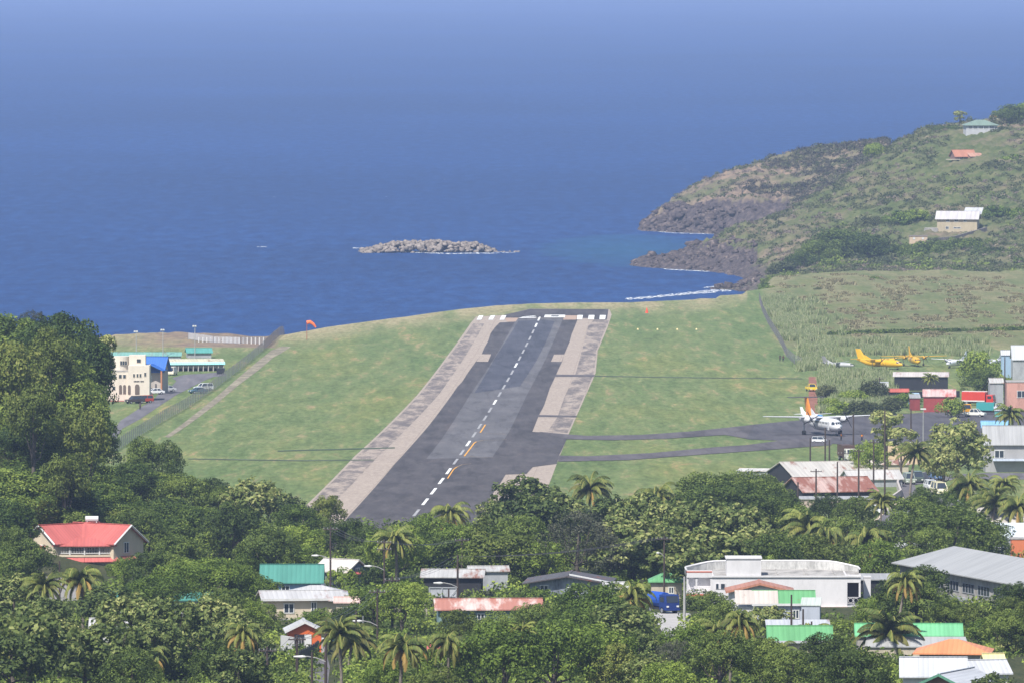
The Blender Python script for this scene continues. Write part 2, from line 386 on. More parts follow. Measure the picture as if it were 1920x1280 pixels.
# ---------------- the airfield's sheets (traced on the ground plane they lie on)
import bmesh
HEAD = math.atan(322 / F)       # runway heading, a degree right of the view
def sheet(name, pts, lift, mat, parent=None, world=False, step=10.0):
    W = [Vector(p) if world else ground_px(*p) for p in pts]
    bm = bmesh.new(); bm.faces.new([bm.verts.new((w.x, w.y, 0)) for w in W])
    y0 = min(w.y for w in W); y1 = max(w.y for w in W); k = math.ceil(y0 / step) * step
    while k < y1:
        bmesh.ops.bisect_plane(bm, geom=bm.verts[:] + bm.edges[:] + bm.faces[:], plane_co=(0, k, 0), plane_no=(0, 1, 0)); k += step
    for v in bm.verts: v.co.z = float(G0(v.co.y)) + lift
    bmesh.ops.recalc_face_normals(bm, faces=bm.faces)
    if bm.faces and sum(f.normal.z for f in bm.faces) < 0: bmesh.ops.reverse_faces(bm, faces=bm.faces)
    me = bpy.data.meshes.new(name); bm.to_mesh(me); bm.free()
    o = link(name, me, mat, parent)
    if parent is None: tag(o, kind='structure')
    return o
def strip_noise(t, sx, sy):
    m = t.node("ShaderNodeMapping"); c = t.node("ShaderNodeTexCoord"); m.inputs["Scale"].default_value = (sx, sy, 1)
    m.inputs["Rotation"].default_value = (0, 0, HEAD); t.l.new(c.outputs["Object"], m.inputs[0]); return m.outputs[0]
def asphalt(c1, c2, patch=.0, name="asphalt"):
    t = NT(name); v = strip_noise(t, .5, .03); n = t.noise(v, 1, 6, .65); n2 = t.noise(t.coord("Object"), 2.2, 4, .7); n3 = t.noise(strip_noise(t, .12, .03), 1, 3, .5)
    c = t.ramp(n, [(.3, c1), (.7, c2)])
    c = t.mix(1.0, c, t.ramp(n2, [(.3, (.8,) * 3), (.7, (1.18,) * 3)]), 'MULTIPLY')
    pt = t.noise(strip_noise(t, .25, .012), 1, 6, .6, .6); c = t.mix(1.0, c, t.ramp(pt, [(.40, (.78,) * 3), (.46, (1,) * 3), (.6, (1,) * 3), (.68, (1.25, 1.2, 1.15))]), 'MULTIPLY')
    c = t.mix(1.0, c, t.ramp(n3, [(.35, (.85,) * 3), (.65, (1.1,) * 3)]), 'MULTIPLY')
    return t.col(c, .85, .25)
def concrete_strip():
    t = NT("old_concrete"); a = t.noise(strip_noise(t, .3, .035), 1, 7, .7, .3); b = t.noise(strip_noise(t, 1.5, .2), 1, 5, .7); 
    c = t.ramp(b, [(.3, (.30, .245, .205)), (.7, (.42, .35, .295))])
    # joints every 7.5 m across and 4.6 m along
    br = t.node("ShaderNodeTexBrick"); br.offset = 0; br.inputs["Scale"].default_value = 1; br.inputs["Mortar Size"].default_value = .06; br.inputs["Brick Width"].default_value = 4.6; br.inputs["Row Height"].default_value = 14
    for k, q in ((1, (1, 1, 1)), (2, (.95, .95, .95)), (3, (.78, .76, .75))): br.inputs[k].default_value = (*q, 1)
    t.l.new(strip_noise(t, 1, 1), br.inputs[0]); c = t.mix(1.0, c, br.outputs[0], 'MULTIPLY')
    return t, c, a
t, c, a_ = concrete_strip(); M_conc = t.col(t.mix(t.ramp(a_, [(.60, (0,) * 3), (.74, (.55,) * 3)]), c, (.13, .11, .105)), .9, .2)
t, c, a_ = concrete_strip(); M_worn = t.col(t.mix(t.ramp(a_, [(.42, (0,) * 3), (.50, (.5,) * 3), (.6, (.9,) * 3)]), c, (.12, .105, .105)), .9, .2)
M_dark = asphalt((.058, .052, .056), (.10, .09, .092)); M_lane = asphalt((.105, .10, .108), (.145, .138, .142))
M_rubber = asphalt((.06, .062, .08), (.085, .085, .105)); M_taxi = asphalt((.085, .075, .082), (.125, .112, .115)); M_apron = asphalt((.07, .065, .075), (.105, .098, .105))
def road_paint(c, wear=.45):
    t = NT("road_paint"); n = t.noise(t.coord("Object", (1, .3, 1)), .9, 5, .7)
    return t.col(t.mix(t.ramp(n, [(wear, (0,) * 3), (wear + .25, (.6,) * 3)]), c, (.2, .19, .19)), .7, .3)
M_wpaint = road_paint((.78, .78, .76), .62); M_wold = road_paint((.45, .45, .46), .3); M_ypaint = road_paint((.75, .36, .05), .6); M_yold = road_paint((.35, .22, .08), .35)
out = [(540, 982), (560, 959), (664, 855), (782, 740), (840, 665), (883, 605), (893, 594), (945, 591), (994, 579), (1143, 580), (1147, 590), (1140, 612), (1121, 657), (1117, 699), (1097, 744), (1080, 782), (1066, 814), (1050, 853), (1044, 869), (1030, 906), (1000, 985)]
runway = sheet("runway", out, .02, M_conc)
# the weathered outer half of each shoulder
sheet("worn_strip", [(546, 978), (566, 957), (669, 855), (786, 740), (844, 665), (887, 607), (908, 607), (874, 665), (822, 740), (704, 860), (607, 960), (585, 985)], .035, M_worn, runway)
sheet("worn_strip", [(1112, 601), (1142, 601), (1137, 612), (1118, 657), (1114, 699), (1094, 744), (1077, 782), (1064, 811), (1026, 809), (1045, 782), (1058, 744), (1080, 699), (1091, 657), (1103, 612)], .035, M_worn, runway)
dark = [(600, 1030), (650, 971), (740, 869), (805, 796), (847, 740), (858, 724), (866, 716), (877, 699), (884, 689), (892, 678), (903, 664), (908, 652), (915, 640), (920, 625), (928, 614), (937, 605), (964, 604), (969, 597), (1056, 597), (1056, 600), (1083, 599), (1078, 612), (1072, 626), (1068, 641), (1061, 657), (1058, 664), (1054, 678), (1048, 690), (1041, 706), (1031, 727), (1020, 760), (1010, 779), (1004, 794), (998, 809), (1030, 811), (1066, 815), (1058, 833), (1049, 852), (1044, 869), (999, 875), (987, 888), (948, 889), (937, 907), (920, 930), (870, 1030)]
sheet("asphalt", dark, .05, M_dark, runway)
sheet("end_asphalt", [(945, 596), (945, 591), (994, 579.5), (1141, 580), (1138, 600), (1114, 600), (1114, 597)], .05, M_dark, runway)
sheet("centre_lane", [(799, 860), (827, 824), (881, 740), (943, 644), (969, 597.2), (1056, 597.2), (1027, 665), (988, 740), (954, 810), (923, 857)], .065, M_lane, runway)
sheet("rubber_marks", [(889, 737), (930, 668), (960, 622), (972, 602), (1020, 600), (1040, 603), (1022, 645), (1005, 678), (975, 724)], .08, M_rubber, runway)
sheet("concrete_slab", [(903, 664), (921, 664), (915, 678), (893, 678)], .065, M_conc, runway)
sheet("concrete_slab", [(1039, 664.5), (1058, 664.5), (1053, 678), (1033, 678)], .065, M_conc, runway)
sheet("asphalt_repair", [(1043, 702), (1116, 702.5), (1113, 706), (1040, 706)], .07, M_taxi, runway)
sheet("asphalt_repair", [(1010, 777.5), (1082, 779), (1080, 782), (1008, 781)], .07, M_taxi, runway)
# painted marks ---- centre line of 30 m dashes
def marks(quads, mat, name="markings", lift=.095):
    mb = MB()
    for q in quads:
        W = [ground_px(*p, lift) if len(p) == 2 else Vector(p) for p in q]; mb.add(W, [(0, 1, 2, 3)])
    return mb.build(name, mat, runway)
A0 = ground_px(797, 940.6); A1 = ground_px(1011, 597.5)
dv = (A1 - A0); L = math.hypot(dv.x, dv.y); ux, uy = dv.x / L, dv.y / L
def dash(s, ln=30, w=.9, off=0):
    q = []
    for (l, ww) in ((-ln / 2, -w / 2), (-ln / 2, w / 2), (ln / 2, w / 2), (ln / 2, -w / 2)):
        x = A0.x + ux * (s + l) + uy * (ww + off); y = A0.y + uy * (s + l) - ux * (ww + off); q.append((x, y, float(G0(y)) + .095))
    return q
bright = [k for k in range(24) if k in (0, 1, 2, 3, 6, 11, 16, 22, 23)]
marks([dash(50 * k, 30, .52) for k in bright], M_wpaint); marks([dash(50 * k, 30, .5) for k in range(-2, 24) if k not in bright], M_wold)
def stroke(path, w, mat, lift=.095, name="markings"):
    """a painted line w metres wide along a pixel path"""
    W = [ground_px(*p, lift) if len(p) == 2 else Vector(p) for p in path]; out = []
    fine = []
    for a, b in zip(W[:-1], W[1:]):
        n = max(1, int(abs(b.y - a.y) / 12))
        for i in range(n):
            p = a.lerp(b, i / n); p.z = float(G0(p.y)) + lift; fine.append(p)
    fine.append(W[-1]); mb = MB(); L_ = []; R_ = []
    for i, p in enumerate(fine):
        t_ = (fine[min(i + 1, len(fine) - 1)] - fine[max(i - 1, 0)]); n_ = Vector((t_.y, -t_.x, 0)).normalized() * w / 2
        L_.append(p - n_); R_.append(p + n_)
    for i in range(len(fine) - 1): mb.quad(L_[i], R_[i], R_[i + 1], L_[i + 1])
    return mb.build(name, mat, runway)
stroke([(900.5, 811), (910, 796)], .27, M_ypaint); stroke([(870.5, 855), (882, 840), (889, 830.5), (893, 828)], .28, M_ypaint)
stroke([(893, 828), (905, 825.5), (950, 824)], .3, M_yold); stroke([(871, 855), (905, 857), (925, 857)], .3, M_yold); stroke([(902, 812), (950, 814)], .25, M_yold)
stroke([(839, 897), (850, 880), (857, 875)], .22, M_ypaint); stroke([(857, 875), (866, 871), (884, 869)], .25, M_yold)
# threshold bars at the sea end
def bar(x0, x1, y0=592.2, y1=600.2, sk=4.5): return [(x0 - sk, y1), (x1 - sk, y1), (x1, y0), (x0, y0)]
marks([bar(898, 906.5), bar(920, 928.5), bar(941, 949.5)], M_wpaint)
marks([bar(1083, 1093, 591.5, 599.3, 1.2), bar(1104, 1115, 591.5, 599.3, 1.2), bar(1125, 1136, 591.5, 599.3, 1.2)], M_wpaint)
marks([[(1020, 595.8), (1059, 595.8), (1060, 591), (1022, 591)]], M_wpaint)
marks([[(1033, 594.4), (1047, 594.4), (1048.5, 592.2), (1034, 592.2)]], M_dark, "covered_number", .11)
marks([[(972, 597), (1005, 596.4), (1006, 595), (980, 595)], [(976, 595), (996, 593), (1006, 592.3), (1000, 593.8)]], M_wpaint)
sheet("bare_apron", [(950, 603.5), (967, 603.5), (972, 596.5), (948, 596.5)], .07, paint((.42, .3, .23), .9, .2, .3), runway)
sheet("bare_apron", [(1056, 600), (1080, 600), (1083, 592), (1060, 592)], .07, paint((.42, .3, .23), .9, .2, .3), runway)
# taxiways and apron
tx = sheet("taxiway", [(1010, 809), (1066, 814), (1100, 816.5), (1200, 815), (1300, 808), (1400, 797.5), (1414, 796), (1400, 822), (1360, 815), (1250, 822), (1150, 825), (1062, 823)], .075, M_taxi)
tx = sheet("taxiway", [(1046, 853.5), (1100, 855), (1220, 849), (1340, 838), (1400, 834), (1468, 825), (1560, 820), (1560, 834), (1400, 846), (1300, 853), (1180, 862), (1047, 865)], .075, M_taxi)
apron = sheet("apron", [(1400, 797), (1480, 789), (1563, 783), (1644, 779.5), (1698, 775.5), (1804, 767.5), (1890, 768), (2000, 775), (2100, 840), (1880, 845), (1740, 833), (1620, 833), (1541, 831), (1468, 826), (1440, 824.5), (1400, 823)], .055, M_apron)
# perimeter tracks, left and right
t = NT("worn_track"); M_track = t.col(t.mix(t.ramp(t.noise(t.coord("Object", (1, .2, 1)), .4, 5, .7), [(.45, (0,) * 3), (.65, (1,) * 3)]), (.20, .175, .13), (.33, .29, .21)), .95, .1)
sheet("dirt_track", [(308, 818), (340, 795), (392, 754), (440, 713), (478, 681), (508, 657), (528, 649), (545, 650), (530, 660), (512, 670), (485, 693), (446, 722), (398, 762), (348, 799), (316, 820)], .03, M_track)
t = NT("red_dirt"); M_red = t.col(t.ramp(t.noise(t.coord("Object", (1, .3, 1)), .5, 5, .7), [(.3, (.2, .085, .06)), (.7, (.3, .14, .1))]), .95, .1)
sheet("dirt_track", [(1514, 778), (1517, 740), (1517, 706), (1531, 706), (1533, 740), (1535, 776)], .03, M_red)
M_road = asphalt((.12, .11, .12), (.17, .16, .17))
sheet("driveway", [(170, 850), (205, 815), (225, 788), (262, 764), (290, 746), (298, 735), (318, 727), (330, 714), (322, 708), (345, 702), (380, 700), (418, 697), (425, 704), (400, 706), (385, 712), (365, 722), (330, 740), (305, 756), (262, 785), (228, 803), (215, 825), (196, 850)], .03, M_road)
sheet("red_path", [(195, 745), (285, 737), (287, 745), (255, 752), (195, 753)], .045, paint((.33, .14, .1), .9, .2, .5))
M_drain = paint((.085, .11, .065), .95, .5, .15)
for nm, q in (("drain_line", [(352, 859), (560, 862), (700, 861), (700, 862.5), (560, 864), (352, 860.5)]), ("drain_line", [(1116, 704), (1300, 707), (1505, 709), (1505, 710.3), (1300, 708.4), (1114, 705.5)])):
    sheet(nm, q, .05, M_drain)
sheet("drain_line", [(520, 844), (740, 838), (740, 840), (520, 846)], .05, paint((.06, .09, .05), .95, .3, .3))
# ---------------- vegetation: leaf-by-leaf crowns
def leaf_mat(name, dark, mid, light, trans=.3, rnd=.26, dead=None):
    if name in MATS: return MATS[name]
    dark, mid, light = [tuple(x * (1.17 if name.startswith(('leaf_', 'palm')) else 1) for x in c_) for c_ in (dark, mid, light)]
    t = NT(name); at = t.node("ShaderNodeAttribute", attribute_name="Col"); sep = t.node("ShaderNodeSeparateColor"); t.l.new(at.outputs["Color"], sep.inputs[0])
    oi = t.node("ShaderNodeObjectInfo")
    k = t.math('ADD', sep.outputs[0], t.math('MULTIPLY', t.math('SUBTRACT', oi.outputs["Random"], .5), rnd * 2), True)
    c = t.ramp(k, [(.05, dark), (.5, mid), (.95, light)])
    if dead: c = t.mix(sep.outputs[1], c, dead)
    t.col(c, .62, .22)
    tr = t.node("ShaderNodeBsdfTranslucent"); t.l.new(c, tr.inputs[0]); mx = t.node("ShaderNodeMixShader"); mx.inputs[0].default_value = trans
    t.l.new(t.b.outputs[0], mx.inputs[1]); t.l.new(tr.outputs[0], mx.inputs[2]); t.l.new(mx.outputs[0], t.n["Material Output"].inputs[0])
    MATS[name] = t.m; return t.m
def bark(c=(.12, .10, .085)):
    key = ("bark", c)
    if key not in MATS:
        t = NT("bark"); n = t.noise(t.coord("Object", (4, 4, .7)), 2.5, 5, .7)
        MATS[key] = t.col(t.mix(1.0, c, t.ramp(n, [(.3, (.55,) * 3), (.7, (1.4,) * 3)]), 'MULTIPLY'), .9, .1)
    return MATS[key]
def unit(n, rs):
    v = rs.normal(size=(n, 3)); return v / np.linalg.norm(v, axis=1)[:, None]
def leaves(cen, nor, size, rs, bright, dead=None, aspect=.55):
    """rhombic leaves at cen facing nor"""
    n = len(cen); r = unit(n, rs); t = np.cross(nor, r); t /= np.maximum(np.linalg.norm(t, axis=1), 1e-6)[:, None]; b = np.cross(nor, t)
    s = (size * rs.uniform(.65, 1.3, n))[:, None] * .5
    V = np.stack([cen - t * s, cen - b * s * aspect + nor * s * .12, cen + t * s, cen + b * s * aspect + nor * s * .12], 1).reshape(-1, 3)
    Fc = np.arange(n * 4).reshape(n, 4)
    d = np.zeros(n) if dead is None else dead
    cols = np.stack([bright, d, np.zeros(n), np.ones(n)], 1).repeat(4, 0)
    return V, Fc, cols
def lobe_crown(seed, lobes, nclus, nleaf, size, crad=.3, fill=.75, up=.05, name="crown"):
    """clusters of leaves over a set of ellipsoid lobes; clusters cast light and dark clumps"""
    rs = np.random.RandomState(seed); C = []; N = []; B = []
    vol = np.array([l[3] * l[4] for l in lobes]); cnt = np.maximum(4, (nclus * vol / vol.sum()).astype(int))
    for l, k in zip(lobes, cnt):
        c0 = np.array(l[:3]); rad = np.array(l[3:6]); u = unit(k, rs); u[:, 2] = np.where(u[:, 2] < -.55, -u[:, 2], u[:, 2]); u /= np.linalg.norm(u, axis=1)[:, None]
        cc = c0 + u * rad * rs.uniform(.72, 1.05, (k, 1)); cr = crad * rs.uniform(.65, 1.4, k)
        for j in range(k):
            m = max(8, int(nleaf * (cr[j] / crad) ** 2)); w = unit(m, rs); w = w + u[j] * .45; w /= np.linalg.norm(w, axis=1)[:, None]
            rr = rs.uniform(fill, 1.05, (m, 1)); p = cc[j] + w * cr[j] * rr * np.array([1.05, 1.05, .92])
            n_ = w * .6 + u[j] * .4 + np.array([0, 0, up]) + rs.normal(size=(m, 3)) * .42; n_ /= np.linalg.norm(n_, axis=1)[:, None]
            C.append(p); N.append(n_); B.append(np.clip(rs.uniform(.15, .8) * .55 + rs.uniform(0, 1, m) * .45, 0, 1))
    C = np.concatenate(C); N = np.concatenate(N); B = np.concatenate(B)
    return np_mesh(name, *leaves(C, N, size, rs, B)[:2], cols=leaves(C, N, size, np.random.RandomState(1), B)[2])
def dome_lobes(seed, n, R_, zc, rz, lob=.5, flat=1.0):
    rs = np.random.RandomState(seed); out = [(0, 0, zc + rz * .08, R_ * .70, R_ * .70, rz * .85)]
    for i in range(n):
        a_ = i * 2.4 + rs.uniform(-.4, .4); f = (i + .5) / n; u = 1 - 1.45 * f; h = math.sqrt(max(.05, 1 - u * u)); q = R_ * lob * rs.uniform(.8, 1.2)
        out.append((math.cos(a_) * R_ * .66 * h, math.sin(a_) * R_ * .66 * h, zc + rz * .62 * u, q, q, q * .85 * flat))
    return out
def trunk_mesh(seed, h, r, lobes, n=6, name="trunk"):
    rs = np.random.RandomState(seed + 50); mb = MB(); fork = h * .45
    mb.tube([(0, 0, -1.5), (0, 0, 0), (rs.uniform(-.2, .2), rs.uniform(-.2, .2), fork), (0, 0, h)], [r * 1.35, r * 1.2, r * .8, r * .3], 8)
    pick = [lobes[i] for i in rs.permutation(len(lobes))[:n]]
    for l in pick:
        a_ = Vector((0, 0, fork * rs.uniform(.7, 1.1))); b_ = Vector(l[:3]); m = a_.lerp(b_, .5) + Vector((0, 0, -.08 * h)); mb.tube([a_, m, b_ + Vector((0, 0, l[5] * .5))], [r * .5, r * .3, r * .1], 5)
    me = bpy.data.meshes.new(name); me.from_pydata(mb.v, [], mb.f); me.update(); return me
LM = {
 'mango': leaf_mat("leaf_dark", (.022, .038, .010), (.078, .115, .023), (.20, .25, .052)),
 'almond': leaf_mat("leaf_broad", (.03, .052, .016), (.13, .17, .045), (.40, .40, .15), .3),
 'lime': leaf_mat("leaf_bright", (.036, .062, .012), (.125, .185, .028), (.28, .34, .06), .3),
 'forest': leaf_mat("leaf_forest", (.022, .043, .012), (.088, .135, .026), (.25, .30, .055)),
 'yellow': leaf_mat("leaf_yellowish", (.05, .07, .015), (.12, .155, .03), (.24, .25, .06), .3),
 'grey': leaf_mat("leaf_greyish", (.04, .045, .03), (.07, .078, .05), (.12, .12, .08)),
 'palm': leaf_mat("palm_frond", (.035, .055, .014), (.085, .125, .028), (.22, .25, .06), .2, .2, (.36, .235, .07)),
 'scrub': leaf_mat("leaf_scrub", (.045, .06, .025), (.085, .10, .04), (.15, .155, .07)),
 'straw': leaf_mat("dry_grass", (.16, .14, .07), (.3, .26, .14), (.45, .4, .25)),
}
PROTO = {}
def proto(kind, i, lobes, h, w, leafm, trunkr, nclus, nleaf, size, **kw):
    cm = lobe_crown(100 + i * 7 + len(PROTO), lobes, nclus, nleaf, size, **kw); cm.materials.append(LM[leafm])
    tm = trunk_mesh(i, h * .7, trunkr, lobes); tm.materials.append(bark())
    v = np.empty(len(cm.vertices) * 3, np.float32); cm.vertices.foreach_get("co", v); v = v.reshape(-1, 3)
    PROTO.setdefault(kind, []).append((cm, tm, float(np.percentile(v[:, 2], 99.7)), float(np.percentile(np.abs(v[:, :2]), 98)) * 2))
for i in range(3):
    proto('mango', i, dome_lobes(i, 10, 4.6, 4.9, 4.0, .40), 9, 9, 'mango', .32, 150, 52, .34, crad=.72)
    proto('lime', i, dome_lobes(i + 20, 10, 4.4, 4.6, 3.8, .40), 8.5, 9, 'lime', .3, 150, 48, .33, crad=.68)
    proto('almond', i, dome_lobes(i + 40, 12, 4.4, 4.9, 4.2, .34), 9.5, 9, 'almond', .28, 190, 18, .55, crad=.62, fill=.2, up=.1)
    proto('forest', i, dome_lobes(i + 60, 14, 8.0, 9.0, 7.5, .38), 17, 16, 'forest', .55, 300, 60, .5, crad=1.2)
    proto('umbrella', i, dome_lobes(i + 80, 14, 6.0, 6.0, 2.6, .30, .7), 9, 12, 'lime' if i == 1 else 'mango', .4, 220, 46, .3, crad=.7, up=.15)
    proto('yellow', i, dome_lobes(i + 90, 10, 4.4, 4.8, 3.9, .38), 9, 9, 'yellow', .3, 150, 40, .38, crad=.7)
for i in range(2):
    proto('grey', i, dome_lobes(i + 30, 12, 4.6, 5.0, 4.4, .42), 9.5, 9, 'grey', .3, 190, 40, .24, crad=.7, fill=.15)
    proto('bush', i, [(0, 0, .6, 1.5, 1.5, 1.1), (1.1, .2, .5, 1, 1, .8), (-1, .4, .6, 1, 1, .9), (.2, -.9, .5, 1, 1, .8)], 2, 4.4, 'lime' if i else 'mango', .08, 60, 34, .24, crad=.34)
    proto('farbush', i, dome_lobes(i + 35, 7, 3.0, 1.9, 2.4, .45), 4.4, 6, 'scrub' if i else 'lime', .15, 110, 26, .4, crad=.62)
proto('slim', 0, [(0, 0, 7.5, 1.5, 1.5, .8), (.8, 0, 6.2, .8, .8, .6), (-.9, .3, 5.6, .8, .8, .6), (.6, -.5, 4.6, .7, .7, .5)], 8.5, 4, 'almond', .16, 44, 20, .5, fill=.3, crad=.5)
proto('slim', 1, [(0, 0, 7.6, 1.2, 1.2, 1.0), (.3, .2, 6.4, 1.2, 1.2, .8)], 8.5, 3, 'forest', .16, 30, 26, .4, fill=.3, crad=.5)
# coconut palms
def palm_mesh(seed, nf=30, droop=1.0, dead=.35, L0=4.0):
    rs = np.random.RandomState(seed); Vs = []; Fs = []; Cs = []; base = 0
    for i in range(nf):
        az = i * 2.399 + rs.uniform(-.25, .25); age = i / (nf - 1); el0 = R(82 - 92 * age + rs.uniform(-8, 8)); Lf = L0 * rs.uniform(.85, 1.1) * (1 - .12 * age)
        ns = 11; pts = []; p = np.zeros(3); el = el0
        for k in range(ns + 1):
            pts.append(p.copy()); p = p + np.array([math.cos(az) * math.cos(el), math.sin(az) * math.cos(el), math.sin(el)]) * Lf / ns
            el -= R((8.5 + 11 * (k / ns)) * droop * (1.15 - .3 * age)); el = max(el, R(-86))
        pts = np.array(pts); dd = 1.0 if (age > 1 - dead and rs.rand() < .75) else (0.35 * rs.rand() * age)
        side = np.array([-math.sin(az), math.cos(az), 0]); br = rs.uniform(.2, .8)
        # rachis
        w = .05
        for k in range(ns):
            a_, b_ = pts[k], pts[k + 1]; Vs += [a_ - side * w, a_ + side * w, b_ + side * w * .8, b_ - side * w * .8]; Cs += [[.95, max(dd, .28), 0, 1]] * 4
        for k in range(1, ns * 4):
            f = k / (ns * 4); j = min(int(f * ns), ns - 1); q = pts[j] + (pts[j + 1] - pts[j]) * (f * ns - j); tg = pts[j + 1] - pts[j]; tg = tg / np.linalg.norm(tg)
            ll = .66 * math.sin(math.pi * min(1, .12 + f * .86)) ** .7 * L0 / 4
            for sgn in (-1, 1):
                dirv = side * sgn * .72 + tg * .5 + np.array([0, 0, -.62 - .3 * rs.rand() - .3 * age]); dirv /= np.linalg.norm(dirv)
                tip = q + dirv * ll * rs.uniform(.85, 1.1); wv = tg * .06
                Vs += [q - wv, q + wv, tip + wv * .35, tip - wv * .35]; c = [float(np.clip(br + rs.uniform(-.25, .25), 0, 1)), float(np.clip(dd + rs.uniform(-.1, .15), 0, 1)), 0, 1]; Cs += [c] * 4
    V = np.array(Vs); Fc = np.arange(len(V)).reshape(-1, 4); me = np_mesh("crown", V, Fc, np.array(Cs)); me.materials.append(LM['palm']); return me
for i in range(5):
    cm = palm_mesh(i * 3 + 1, 30 + i % 3 * 4, [1.0, .8, 1.15, .9, .7][i], [.32, .06, .14, .05, .03][i])
    PROTO.setdefault('palm', []).append((cm, None, 4.0, 5.6))
def palm_trunk(h, lean, seed):
    rs = np.random.RandomState(seed); mb = MB(); az = rs.uniform(0, 6.28); pts = []
    for k in range(9):
        f = k / 8; pts.append((math.cos(az) * lean * (f * f - 1), math.sin(az) * lean * (f * f - 1), h * (f - 1)))
    rs_ = [.24] + [.15 - .03 * k / 8 + (.012 if k % 2 else 0) for k in range(8)]
    mb.tube(pts, rs_, 8)
    for k in range(5): mb.box((math.cos(k * 1.3) * .22, math.sin(k * 1.3) * .22, -.15 - .05 * (k % 2)), (.22, .22, .26))    # nuts
    me = bpy.data.meshes.new("trunk"); me.from_pydata(mb.v, [], mb.f); me.update(); me.materials.append(bark((.2, .17, .14))); return me
PT = [palm_trunk(12, l, i) for i, l in enumerate((.3, .9, 1.4))]

LANDMARKS = []   # (phrase, px, py)
VIEWS = [(62, 262, 975, 1055, 1302), (490, 602, 1055, 1100, 1264), (590, 682, 1043, 1085, 1294), (525, 640, 1093, 1112, 1218), (497, 665, 1105, 1150, 1182), (528, 610, 1158, 1215, 1094), (525, 612, 1215, 1280, 1078), (615, 680, 1185, 1212, 1108),
 (805, 856, 1098, 1138, 1208), (795, 880, 1060, 1085, 1300), (822, 1005, 1118, 1140, 1199), (992, 1150, 1070, 1118, 1248), (1215, 1270, 1086, 1115, 1252), (1218, 1258, 1116, 1150, 1192), (1222, 1290, 1150, 1200, 1175),
 (1284, 1616, 1045, 1100, 1210), (1500, 1616, 1100, 1155, 1210), (1365, 1485, 1088, 1105, 1168), (1415, 1538, 1103, 1160, 1132), (1440, 1555, 1160, 1195, 1112), (1600, 1800, 1167, 1225, 1110), (1722, 1855, 1195, 1227, 1072), (1845, 1885, 1222, 1238, 1052),
 (1700, 1870, 1230, 1280, 1034), (1757, 1930, 1017, 1085, 1225), (1450, 1690, 862, 935, 1610), (1655, 1790, 885, 950, 1600), (1845, 1930, 795, 885, 1750), (1850, 1930, 950, 1005, 1465)]
TREES = []       # rows collected, labels written once all are known
DESC = {'mango': ('dark_tree', 'dark rounded broadleaf tree', 'tree'), 'lime': ('green_tree', 'fresh green rounded tree', 'tree'), 'almond': ('broadleaf_tree', 'pale big-leaved open tree', 'tree'),
 'forest': ('forest_tree', 'tall dense forest tree', 'tree'), 'umbrella': ('umbrella_tree', 'flat-topped spreading tree', 'tree'), 'yellow': ('yellow_green_tree', 'yellowish green leafy tree', 'tree'),
 'grey': ('grey_tree', 'feathery grey-green tree', 'tree'), 'bush': ('bush', 'low rounded bush', 'bush'), 'farbush': ('shrub', 'low dark shrub', 'bush'), 'slim': ('slender_tree', 'slender sparse tree', 'tree'),
 'palm': ('coconut_palm', 'coconut palm with drooping fronds', 'palm tree')}
GROUPS = {'palm': 'coconut palms over the town', 'forest': 'big trees on the wooded knoll', 'bush': 'garden bushes', 'farbush': 'shrubs dotting the far ground'}
